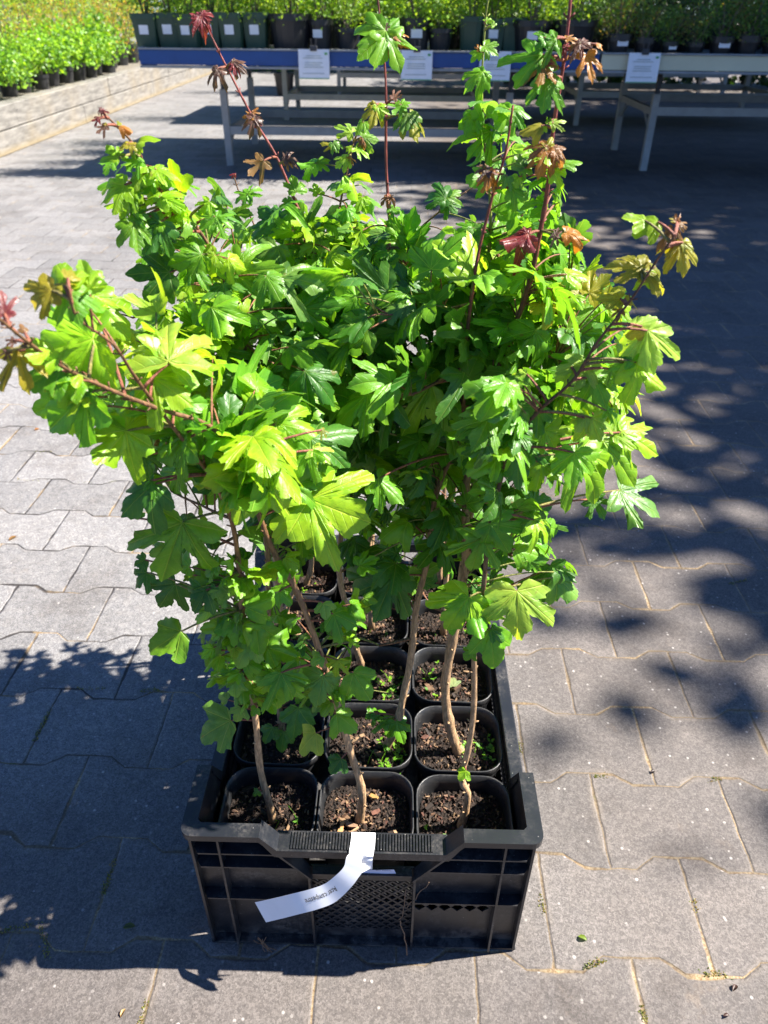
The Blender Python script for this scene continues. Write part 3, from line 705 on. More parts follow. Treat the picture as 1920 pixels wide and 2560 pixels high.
def text_mesh(body, size):
    cu = bpy.data.curves.new('lettering', 'FONT'); cu.body = body; cu.size = size; cu.resolution_u = 3
    ob = bpy.data.objects.new('lettering', cu); COL.objects.link(ob)
    dg = bpy.context.evaluated_depsgraph_get(); me = bpy.data.meshes.new_from_object(ob.evaluated_get(dg))
    bm = bmesh.new(); bm.from_mesh(me); bmesh.ops.triangulate(bm, faces=bm.faces)
    bmesh.ops.subdivide_edges(bm, edges=[e for e in bm.edges if e.calc_length() > .002], cuts=1)
    V = np.array([v.co[:] for v in bm.verts]); bm.verts.index_update(); F = [[v.index for v in f.verts] for f in bm.faces]; bm.free()
    COL.objects.unlink(ob); bpy.data.objects.remove(ob); bpy.data.curves.remove(cu); bpy.data.meshes.remove(me); return V, F
TV, TF = text_mesh("Acer campestre", .0066)
s_end = None
sA = .43*arc[-1]; mm = MB(); out = []
L_ = TV[:, 0].max(); scale_t = .044/L_
for v in TV:
    s_ = sA+v[0]*scale_t; c = np.array([np.interp(s_, arc, RC[:, k]) for k in range(3)]); w = np.array([np.interp(s_, arc, WD[:, k]) for k in range(3)]); nn = np.array([np.interp(s_, arc, NN[:, k]) for k in range(3)])
    out.append(c+w*(v[1]*1.35-.003)*(1)+nn*.0006)
FLIPT = 1
mm.add(out, TF); lt = mm.build('lettering', M_INK, lab, world=True)
m = MB(); q = [atY(px, py, .012) for px, py in ((893, 2176), (985, 2174), (990, 2184), (895, 2186))]; m.add(q, [(3, 2, 1, 0)])
l2 = tag(m.build('paper_slip', plain('pale_blue_paper', (.55, .60, .78), .5, .05)), 'small pale slip of paper seen in the hand hole under the crate grip', 'label')
TV, TF = text_mesh("campestre  15-30", .0024)
mm = MB(); mm.add([atY(978, 2176.5, .0118)+np.array([-v[0]*1.05, 0, -v[1]*1.0]) for v in TV], TF); mm.build('lettering', M_INK, l2)
#END CRATE
#BEGIN POTS
# ------------------------------------------------------------------ pots with soil, one thing per maple
NX, NY, ZR, ZS = .0585, .0540, .180, .150
def rsq(hx, hy, r, n=6):
    P = []
    for (cx, cy, a0) in ((hx-r, hy-r, 0), (-hx+r, hy-r, 90), (-hx+r, -hy+r, 180), (hx-r, -hy+r, 270)):
        for k in range(n+1):
            a = math.radians(a0+90*k/n); P.append((cx+r*math.cos(a), cy+r*math.sin(a)))
    return P
def make_pot(m):
    prof = [(.040, .016, .022), (.0562, .017, .163), (.0562, .017, .163+.003), (.0585, .018, .1665), (.0592, .018, ZR-.001), (.0586, .0176, ZR), (.0572, .0172, ZR-.0006), (.0555, .0168, .165), (.0525, .0165, .120)]
    rings = [[(x, y, z) for x, y in rsq(h, h*NY/NX, .030*h/.058, 6)] for h, _, z in prof]
    n = len(rings[0]); V = [v for r in rings for v in r]
    F = [(i*n+k, i*n+(k+1) % n, (i+1)*n+(k+1) % n, (i+1)*n+k) for i in range(len(rings)-1) for k in range(n)]
    F.append(tuple(range(n))[::-1]); m.add(V, F)
def soil_mesh(r):
    g_ = 46; t = np.linspace(-1, 1, g_); X, Y = np.meshgrid(t, t)
    # squircle mapping of the grid
    Xs = X*np.sqrt(1-Y**2*.22)*.0548; Ys = Y*np.sqrt(1-X**2*.22)*.0548*NY/NX
    Z = np.zeros_like(X); ph = r.uniform(0, 6, 8)
    for k, f in enumerate((30, 55, 90, 150)):
        a = r.uniform(0, 6.28); Z += .0035/(k+1.0)*np.sin((Xs*math.cos(a)+Ys*math.sin(a))*f*2+ph[k])*np.sin((Ys*math.cos(a)-Xs*math.sin(a))*f*1.7+ph[k+4])
    Z += r.normal(size=Z.shape)*.0016+np.abs(r.normal(size=Z.shape))*.0012
    V = np.stack([Xs, Ys, ZS+Z], -1).reshape(-1, 3)
    F = [(i*g_+j, i*g_+j+1, (i+1)*g_+j+1, (i+1)*g_+j) for i in range(g_-1) for j in range(g_-1)]
    return V, F
def chips_mesh(r, n):
    m = MB(); pal = [(.13, .07, .04), (.06, .032, .02), (.17, .10, .055), (.03, .018, .012), (.10, .042, .028), (.24, .15, .08), (.022, .014, .01), (.04, .025, .016)]
    for k in range(n):
        big = r.random() < .035
        L = r.uniform(.009, .019) if big else r.uniform(.0018, .0068); w = L*r.uniform(.18, .5); h = r.uniform(.0004, .0014)
        x, y = r.uniform(-.05, .05), r.uniform(-.045, .045); a = r.uniform(0, 6.28); ti = r.normal()*.35
        ca, sa = math.cos(a), math.sin(a); U = np.array([ca*math.cos(ti), sa*math.cos(ti), math.sin(ti)]); Wv = np.array([-sa, ca, r.normal()*.2]); Nn = np.cross(U, Wv)
        c = np.array([x, y, ZS+.0015+h+abs(math.sin(ti))*L*.3])
        q = [(-.5, -.5), (.5, -.3), (.42, .5), (-.4, .42)]; q = [(a_+r.normal()*.07, b_+r.normal()*.07) for a_, b_ in q]
        V = [c+U*L*a_+Wv*w*b_+Nn*h*s_ for s_ in (-1, 1) for a_, b_ in q]
        col = np.array(pal[r.integers(0, len(pal))])*r.uniform(.7, 1.3)
        m.add(V, [(3, 2, 1, 0), (4, 5, 6, 7), (0, 1, 5, 4), (1, 2, 6, 5), (2, 3, 7, 6), (3, 0, 4, 7)], col)
    return m
def weeds_mesh(r, n, corner):
    m = MB()
    for k in range(n):
        x, y = np.clip(corner[0]+r.normal()*.016, -.048, .048), np.clip(corner[1]+r.normal()*.014, -.044, .044)
        c = np.array([x, y, ZS+.001]); col = np.array([(.16, .36, .02), (.22, .42, .03), (.10, .26, .02)][r.integers(0, 3)])
        hgt = r.uniform(.002, .009)
        if r.random() < .25:
            a = r.uniform(0, 6.28); m.tube([c, c+[.004*math.cos(a), .004*math.sin(a), .010], c+[.012*math.cos(a), .012*math.sin(a), .018]], [.0006, .0005, .0002], 4, col)
            continue
        for j in range(r.integers(2, 5)):
            a = r.uniform(0, 6.28); s_ = r.uniform(.0018, .0034); U = np.array([math.cos(a), math.sin(a), .3]); Wv = np.array([-math.sin(a), math.cos(a), 0]); p = c+[0, 0, hgt]
            m.add([p, p+U*s_+Wv*s_*.7, p+U*s_*2.1, p+U*s_-Wv*s_*.7], [(0, 3, 2, 1)], col)
        m.tube([c, c+[0, 0, hgt]], .0004, 4, col)
    return m
ROWN = ['front', 'second', 'third', 'fourth', 'rearmost']; COLN = ['left', 'middle', 'right']
DESC = {(0, 0): 'maple sapling in front left corner pot, its tan stem bending left over the paving', (0, 1): 'maple sapling in front middle pot with bark chips, long brown branch reaching far left',
        (0, 2): 'maple sapling in front right corner pot, its bronze tipped shoot reaching far right', (1, 0): 'maple sapling in second row left pot, yellow green plumes rising at upper left',
        (1, 1): 'maple sapling in second row middle pot with weeds, crooked base and bronze rosette above', (1, 2): 'maple sapling in second row right pot, thick wavy stem and tall red shoot at right',
        (2, 0): 'maple sapling in third row left pot whose crimson leader rises high at upper left', (2, 1): 'maple sapling in third row middle pot, tallest straight reddish leader at picture centre',
        (2, 2): 'maple sapling in third row right pot with a fallen round leaf and yellow green leader', (3, 0): 'maple sapling in fourth row left pot, shorter dark shoot left of the centre leader',
        (3, 1): 'maple sapling in fourth row middle pot, thin dark twig slanting right above the canopy', (3, 2): 'maple sapling in fourth row right pot ending in a bronze rosette amid green leaves',
        (4, 0): 'maple sapling in rearmost left pot, small coral bud shoot above the canopy', (4, 1): 'maple sapling in rearmost middle pot, mostly hidden behind the other saplings', (4, 2): 'maple sapling in rearmost right pot, leaves hidden behind the red shoot'}
plants = {}
prs = np.random.default_rng(11)
def pot_center(r, c): return (-.3630+.1212*c-.0030*r, .0885+.1140*r)
WEED = {(0, 0): (4, (.03, -.02)), (0, 1): (5, (-.03, -.03)), (0, 2): (5, (-.04, .0)), (1, 1): (34, (.03, -.02)), (1, 2): (26, (.03, .0)), (2, 1): (30, (.03, -.01)), (2, 2): (10, (-.035, .02)), (3, 2): (8, (0, 0)), (3, 0): (8, (.0, -.02)), (4, 0): (6, (0, -.02))}
for r in range(5):
    for c in range(3):
        x, y = pot_center(r, c); e = empty('potted_maple', (x+prs.normal()*.0006, y+prs.normal()*.0008, .0), prs.normal()*.012)
        tag(e, DESC[(r, c)], 'potted sapling', 'young maples standing in pots in the crate'); plants[(r, c)] = e
        m = MB(); make_pot(m); m.build('pot', M_POT, e, smooth=True)
        V, F = soil_mesh(prs); m = MB(); m.add(V, F); so_ = m.build('soil', M_SOIL, e)
        tag(chips_mesh(prs, 520 if (r, c) == (0, 1) else 320).build('bark_chips', M_CHIP, so_), kind='stuff')
        nw, cr = WEED.get((r, c), (3, (0, 0))); tag(weeds_mesh(prs, nw, cr).build('weeds', M_SHRUB, so_), kind='stuff')
# large chips and the fallen leaf seen in the photo
m = MB()
def stick(a, b_, w, col):
    a = atZ(*a, ZS+.006); b_ = atZ(*b_, ZS+.009); d = b_-a; L = np.linalg.norm(d); d /= L; s_ = np.cross(d, [0, 0, 1]); s_ /= np.linalg.norm(s_); u = np.cross(s_, d)
    V = [p+s_*w*k+u*h for h in (-.001, .0012) for p, k in ((a, -1), (a, .8), ((a+b_)/2, 1.1), (b_, .5), (b_, -.6), ((a+b_)/2, -.9))]
    m.add(V, [(5, 4, 3, 2, 1, 0), (6, 7, 8, 9, 10, 11)]+[(i, (i+1) % 6, (i+1) % 6+6, i+6) for i in range(6)], col)
stick((840, 2108), (858, 2055), .0032, (.50, .26, .10)); stick((868, 2088), (897, 2068), .0014, (.50, .30, .16)); stick((925, 1988), (945, 1995), .0028, (.38, .22, .07)); stick((866, 2060), (893, 2066), .0030, (.32, .19, .11))
stick((985, 2075), (998, 2096), .0018, (.40, .25, .14)); stick((968, 2104), (980, 2092), .0018, (.42, .26, .15)); stick((930, 2035), (950, 2025), .003, (.20, .09, .06))
tag(m.build('wood_slivers', M_CHIP, plants[(0, 1)], world=True), kind='stuff')
#END POTS
#BEGIN MAPLES
# ------------------------------------------------------------------ maple leaf templates
HALF = {'std': [(0, 1.0), (.05, .955), (.10, .895), (.14, .83), (.20, .795), (.265, .755), (.285, .69), (.275, .62), (.25, .55), (.225, .48), (.215, .435), (.28, .475), (.36, .545), (.43, .60), (.50, .635), (.57, .69), (.64, .715), (.71, .70), (.735, .64), (.725, .57), (.755, .50), (.73, .42), (.65, .345), (.56, .28), (.49, .225), (.46, .185), (.53, .165), (.60, .11), (.63, .04), (.60, -.03), (.53, -.09), (.44, -.13), (.35, -.18), (.25, -.20), (.14, -.16), (.04, -.05)],
        'deep': [(0, 1.0), (.05, .93), (.10, .86), (.18, .81), (.215, .74), (.185, .63), (.155, .52), (.135, .40), (.145, .32), (.22, .36), (.33, .455), (.41, .545), (.50, .60), (.60, .69), (.70, .74), (.73, .65), (.70, .57), (.71, .49), (.60, .38), (.47, .27), (.38, .20), (.33, .155), (.42, .13), (.52, .07), (.60, -.01), (.57, -.09), (.47, -.11), (.36, -.14), (.24, -.14), (.12, -.11), (.03, -.04)],
        'round': [(0, .92), (.08, .90), (.15, .84), (.22, .78), (.27, .69), (.28, .60), (.27, .52), (.33, .47), (.42, .49), (.50, .51), (.58, .48), (.63, .41), (.63, .33), (.58, .24), (.50, .16), (.42, .08), (.36, .0), (.26, -.06), (.14, -.07), (.04, -.03)]}
def leaf_template(kind, r, rings=(.0, .2, .4, .6, .8, 1.0)):
    h = HALF[kind]
    R_ = [(x*(1+r.normal()*.05), y*(1+r.normal()*.03)) for x, y in h]; L = [(-x*(1+r.normal()*.05), y*(1+r.normal()*.03)) for x, y in h[1:]][::-1]
    R_[0] = (0, h[0][1])
    asym = r.normal()*.10
    O = np.array([(x*(1+asym*np.sign(x)), y) for x, y in L+R_]); n = len(O)
    # insert midpoints with tiny teeth
    Q = []
    for i in range(n):
        Q.append(O[i])
        if i < n-1: Q.append((O[i]+O[i+1])/2*(1+r.normal()*.014))
    O = np.array(Q); n = len(O)
    V = [(0, 0)]
    for f in rings[1:]: V += list(O*f)
    V = np.array(V); F = [(0, 1+i+1, 1+i) for i in range(n-1)]
    for k in range(len(rings)-2):
        a, b_ = 1+k*n, 1+(k+1)*n; F += [(a+i, a+i+1, b_+i+1, b_+i) for i in range(n-1)]
    x, y = V[:, 0], V[:, 1]; rad = np.hypot(x, y); th = np.abs(np.arctan2(x, y))
    # distance from nearest main vein -> pillow between veins, edge waves, drooping tips
    dv = np.full(len(x), 9.0)
    for ang in (0, 47, 98):
        a = math.radians(ang); s_ = np.abs(x)*math.sin(a)+y*math.cos(a); p = np.abs(np.abs(x)*math.cos(a)-y*math.sin(a)); dv = np.minimum(dv, np.where(s_ > 0, p, 9))
    dv = np.minimum(dv, .25)
    z = .10*np.tanh(dv/.10)*r.uniform(.1, .6)-np.abs(x)**1.2*r.uniform(-.35, .45)
    z -= r.uniform(.10, .38)*np.clip(rad-.18, 0, 2)**1.8+r.uniform(0, .18)*x*x*2
    z += r.uniform(.01, .035)*np.sin(np.arctan2(x, y)*r.uniform(5, 9)+r.uniform(0, 6))*rad
    z += .022*np.sin(x*23+r.uniform(0, 6))*np.sin(y*19+r.uniform(0, 6))*(rad > .2)
    bend = r.normal()*.22; z += bend*x*y*.6
    P = np.stack([x, y, z], 1)
    for _ in range(r.integers(1, 4)):   # curl lobes up or down
        a = r.uniform(-1.6, 1.6); w = np.exp(-((np.arctan2(x, y)-a)/.45)**2)*np.clip(rad-.35, 0, 1)**1.3; P[:, 2] -= w*r.uniform(.2, .95)*(1 if r.random() < .75 else -.7); P[:, :2] *= (1-w*.25)[:, None]
    return P, F, np.stack([x, y], 1)
lr = np.random.default_rng(21)
TPL = {k: [leaf_template(k, lr) for _ in range(n)] for k, n in (('std', 26), ('deep', 14), ('round', 9))}
COLS = {'y': (.245, .430, .014), 'g': (.130, .320, .014), 'd': (.055, .170, .018), 's': (.135, .290, .045), 'b': (.26, .125, .05), 'o': (.36, .15, .025), 'c': (.22, .035, .045), 'm': (.29, .27, .025), 'p': (.27, .43, .05), 'k': (.16, .085, .07)}  # leaf pigments; y and d also carry sun and shade put into the colour
class Plant:
    def __init__(s): s.nodes = []; s.leaf = MB(); s.young = MB(); s.stem = MB()
PL = {k: Plant() for k in plants}
def place_leaf(key, J, A, Nn, L, col, kind=None, young=False, wd=1.0):
    kind = kind or ('deep' if lr.random() < .3 else 'std')
    T = TPL[kind]; P, F, UV = T[lr.integers(0, len(T))]
    A = A/np.linalg.norm(A); X = np.cross(A, Nn); X /= np.linalg.norm(X); Z = np.cross(X, A)
    if lr.random() < .5: P = P*np.array([-1, 1, 1]); F2 = [f[::-1] for f in F]
    else: F2 = F
    V = J+L*(wd*P[:, :1]*X+P[:, 1:2]*A+P[:, 2:3]*Z)
    c = np.array(COLS[col] if isinstance(col, str) else col)*lr.uniform(.82, 1.18)
    c = c*np.array([lr.uniform(.88, 1.12), 1, 1])
    (PL[key].young if young else PL[key].leaf).add(V, F2, c, uv=UV)
def petiole(key, a, b_, r0, col, sag=.12):
    d = b_-a; L = np.linalg.norm(d)
    mid = (a+b_)/2+np.array([0, 0, 1.0])*L*sag
    ts = np.linspace(0, 1, 6)[:, None]; P = (1-ts)**2*a+2*ts*(1-ts)*mid+ts**2*b_
    PL[key].stem.tube(P, np.linspace(r0*1.25, r0*.8, 6), 5, col)

# ------------------------------------------------------------------ stems: (row, col) -> path of (px, py, Y); base from the soil plane
TAN, BRN, RED, GRN = (.52, .34, .19), (.20, .10, .045), (.26, .06, .05), (.25, .30, .05)
STEMS = {
 (0, 0): [(683, 2060), (650, 1905, .075), (628, 1720, .075), (605, 1550, .07), (590, 1340, .06), (540, 1215, .05), (463, 1110, .03), (347, 950, .0), (283, 862, -.02), (190, 795, -.04), (165, 715, -.05)],
 (0, 1): [(898, 2058), (903, 1965, .082), (870, 1860, .08), (835, 1740, .08), (805, 1640, .075), (740, 1480, .07), (685, 1375, .06), (600, 1170, .05), (530, 1070, .04), (400, 1020, .01), (250, 965, -.02), (150, 918, -.04), (75, 860, -.06), (15, 805, -.08), (-25, 775, -.09)],
 (0, 2): [(1150, 2070), (1168, 1990, .088), (1156, 1950, .09), (1172, 1870, .09), (1187, 1700, .09), (1188, 1560, .09), (1205, 1479, .09), (1234, 1280, .09), (1275, 1120, .09), (1345, 1030, .09), (1435, 950, .09), (1495, 855, .09), (1575, 750, .09), (1640, 650, .09), (1685, 590, .09)],
 (1, 0): [(705, 1880), (700, 1750, .20), (680, 1600, .20), (660, 1300, .19), (620, 900, .19), (560, 700, .18), (497, 578, .17), (393, 463, .16), (335, 359, .15), (262, 284, .15)],
 (1, 1): [(962, 1870), (1000, 1790, .20), (1030, 1610, .20), (1042, 1530, .20), (1062, 1420, .20), (1090, 1250, .20), (1145, 1080, .20), (1170, 850, .21), (1190, 650, .22), (1225, 510, .22), (1267, 382, .22), (1285, 262, .22)],
 (1, 2): [(1148, 1885), (1128, 1830, .20), (1113, 1700, .20), (1135, 1590, .20), (1150, 1530, .20), (1162, 1400, .20), (1170, 1200, .21), (1215, 1000, .21), (1307, 764, .22), (1348, 578, .22), (1371, 463, .22), (1389, 300, .22), (1406, 174, .22), (1423, 0, .22), (1430, -70, .22)],
 (2, 0): [(735, 1700), (705, 1560, .32), (690, 1400, .32), (700, 1100, .32), (760, 700, .31), (757, 560, .31), (740, 510, .31), (694, 393, .31), (630, 290, .31), (555, 150, .31), (509, 52, .31)],
 (2, 1): [(905, 1670), (880, 1570, .32), (850, 1430, .32), (868, 1200, .32), (940, 900, .32), (1012, 700, .32), (978, 602, .32), (970, 463, .32), (963, 231, .32), (950, 69, .32), (943, -30, .32)],
 (2, 2): [(1115, 1690), (1132, 1560, .32), (1160, 1400, .32), (1185, 1200, .32), (1200, 900, .32), (1215, 680, .32), (1225, 500, .32), (1209, 300, .32), (1203, 185, .32), (1210, 58, .32), (1222, -15, .32)],
 (3, 0): [(757, 1605), (718, 1540, .43), (738, 1440, .43), (750, 1300, .43), (790, 900, .43), (815, 680, .43), (833, 590, .43), (868, 440, .43), (885, 355, .43)],
 (3, 1): [(930, 1580), (925, 1300, .44), (940, 900, .44), (985, 680, .44), (1030, 590, .44), (1110, 520, .44), (1203, 457, .44)],
 (3, 2): [(1108, 1590), (1125, 1300, .44), (1180, 1000, .42), (1290, 850, .38), (1360, 780, .36), (1415, 745, .35)],
 (4, 0): [(765, 1468), (778, 1400, .54), (750, 1200, .54), (700, 900, .54), (650, 620, .54), (605, 500, .54), (588, 442, .54)],
 (4, 1): [(925, 1465), (930, 1150, .55), (900, 850, .55), (870, 620, .55), (850, 520, .55)],
 (4, 2): [(1098, 1470), (1120, 1150, .55), (1190, 850, .55), (1260, 640, .55), (1300, 560, .55)],
}
REDTOP = {(2, 0), (2, 1), (1, 2), (1, 1)}
for key, path in STEMS.items():
    P = [atZ(path[0][0], path[0][1], ZS-.006)]+[atY(*q) for q in path[1:]]
    base = atZ(path[0][0], path[0][1], ZS+.002)
    P = catm(P, 7); d = np.r_[0, np.cumsum(np.linalg.norm(np.diff(P, axis=0), axis=1))]; f = d/d[-1]
    P[1:] += np.stack([np.sin(d*37+key[0]), np.cos(d*41+key[1]), 0*d], 1)[1:]*.0012
    R0 = {(0, 0): .0044, (0, 1): .0048, (0, 2): .0042, (1, 2): .0064, (1, 1): .0052}.get(key, .0046)
    Rr = np.interp(f, [0, .03, .12, .5, .8, 1], [R0*1.35, R0*1.12, R0*.92, R0*.62, R0*.33, R0*.16])
    Rr *= 1+.05*np.sin(d*190)+.04*np.sin(d*417+key[1])+.16*(np.sin(d*88+key[0]) > .93)
    top = np.array(RED if key in REDTOP else (GRN if key == (2, 2) else BRN)); tan = np.array(TAN); mid = np.array(BRN) if key != (0, 0) else np.array((.34, .17, .07))
    if key == (0, 2): mid = np.array((.10, .06, .03)); top = np.array((.14, .06, .03))
    cols = np.array([tan*(1-t)+mid*t if t < 1 else mid*(2-t)+top*(t-1) for t in np.clip((f-.25)/.35, 0, 1)+np.clip((f-.62)/.2, 0, 1)])
    cols *= lr.uniform(.85, 1.12)
    PL[key].stem.tube(P, Rr, 9, cols)
    # buds at nodes
    for k in range(4, len(P)-2, 5):
        t = P[k+1]-P[k]; t /= np.linalg.norm(t); s_ = np.cross(t, lr.normal(size=3)); s_ /= np.linalg.norm(s_)
        for sg in (-1, 1): PL[key].stem.tube([P[k]+s_*sg*Rr[k]*.6, P[k]+s_*sg*(Rr[k]+.003)+t*.003], [Rr[k]*.45, .0006], 5, cols[k])
    PL[key].path = P; PL[key].f = f; PL[key].R = Rr; PL[key].cols = cols
    PL[key].nodes = [(P[k], Rr[k]) for k in range(len(P)) if P[k][2] > .20]

# ------------------------------------------------------------------ hero leaves placed where the photo shows them
VIEW = {'A': (0, 600, .3858), 'B': (500, 800, .3617), 'C': (300, 1300, .3978), 'D': (1100, 900, .3617), 'E': (1200, 400, .3617), 'F': (1100, 50, .3014), 'G': (640, 0, .3858), 'H': (200, 200, .3376), 'I': (0, 0, .3858), 'J': (460, 1380, .5304), 'K': (640, 420, .3858)}
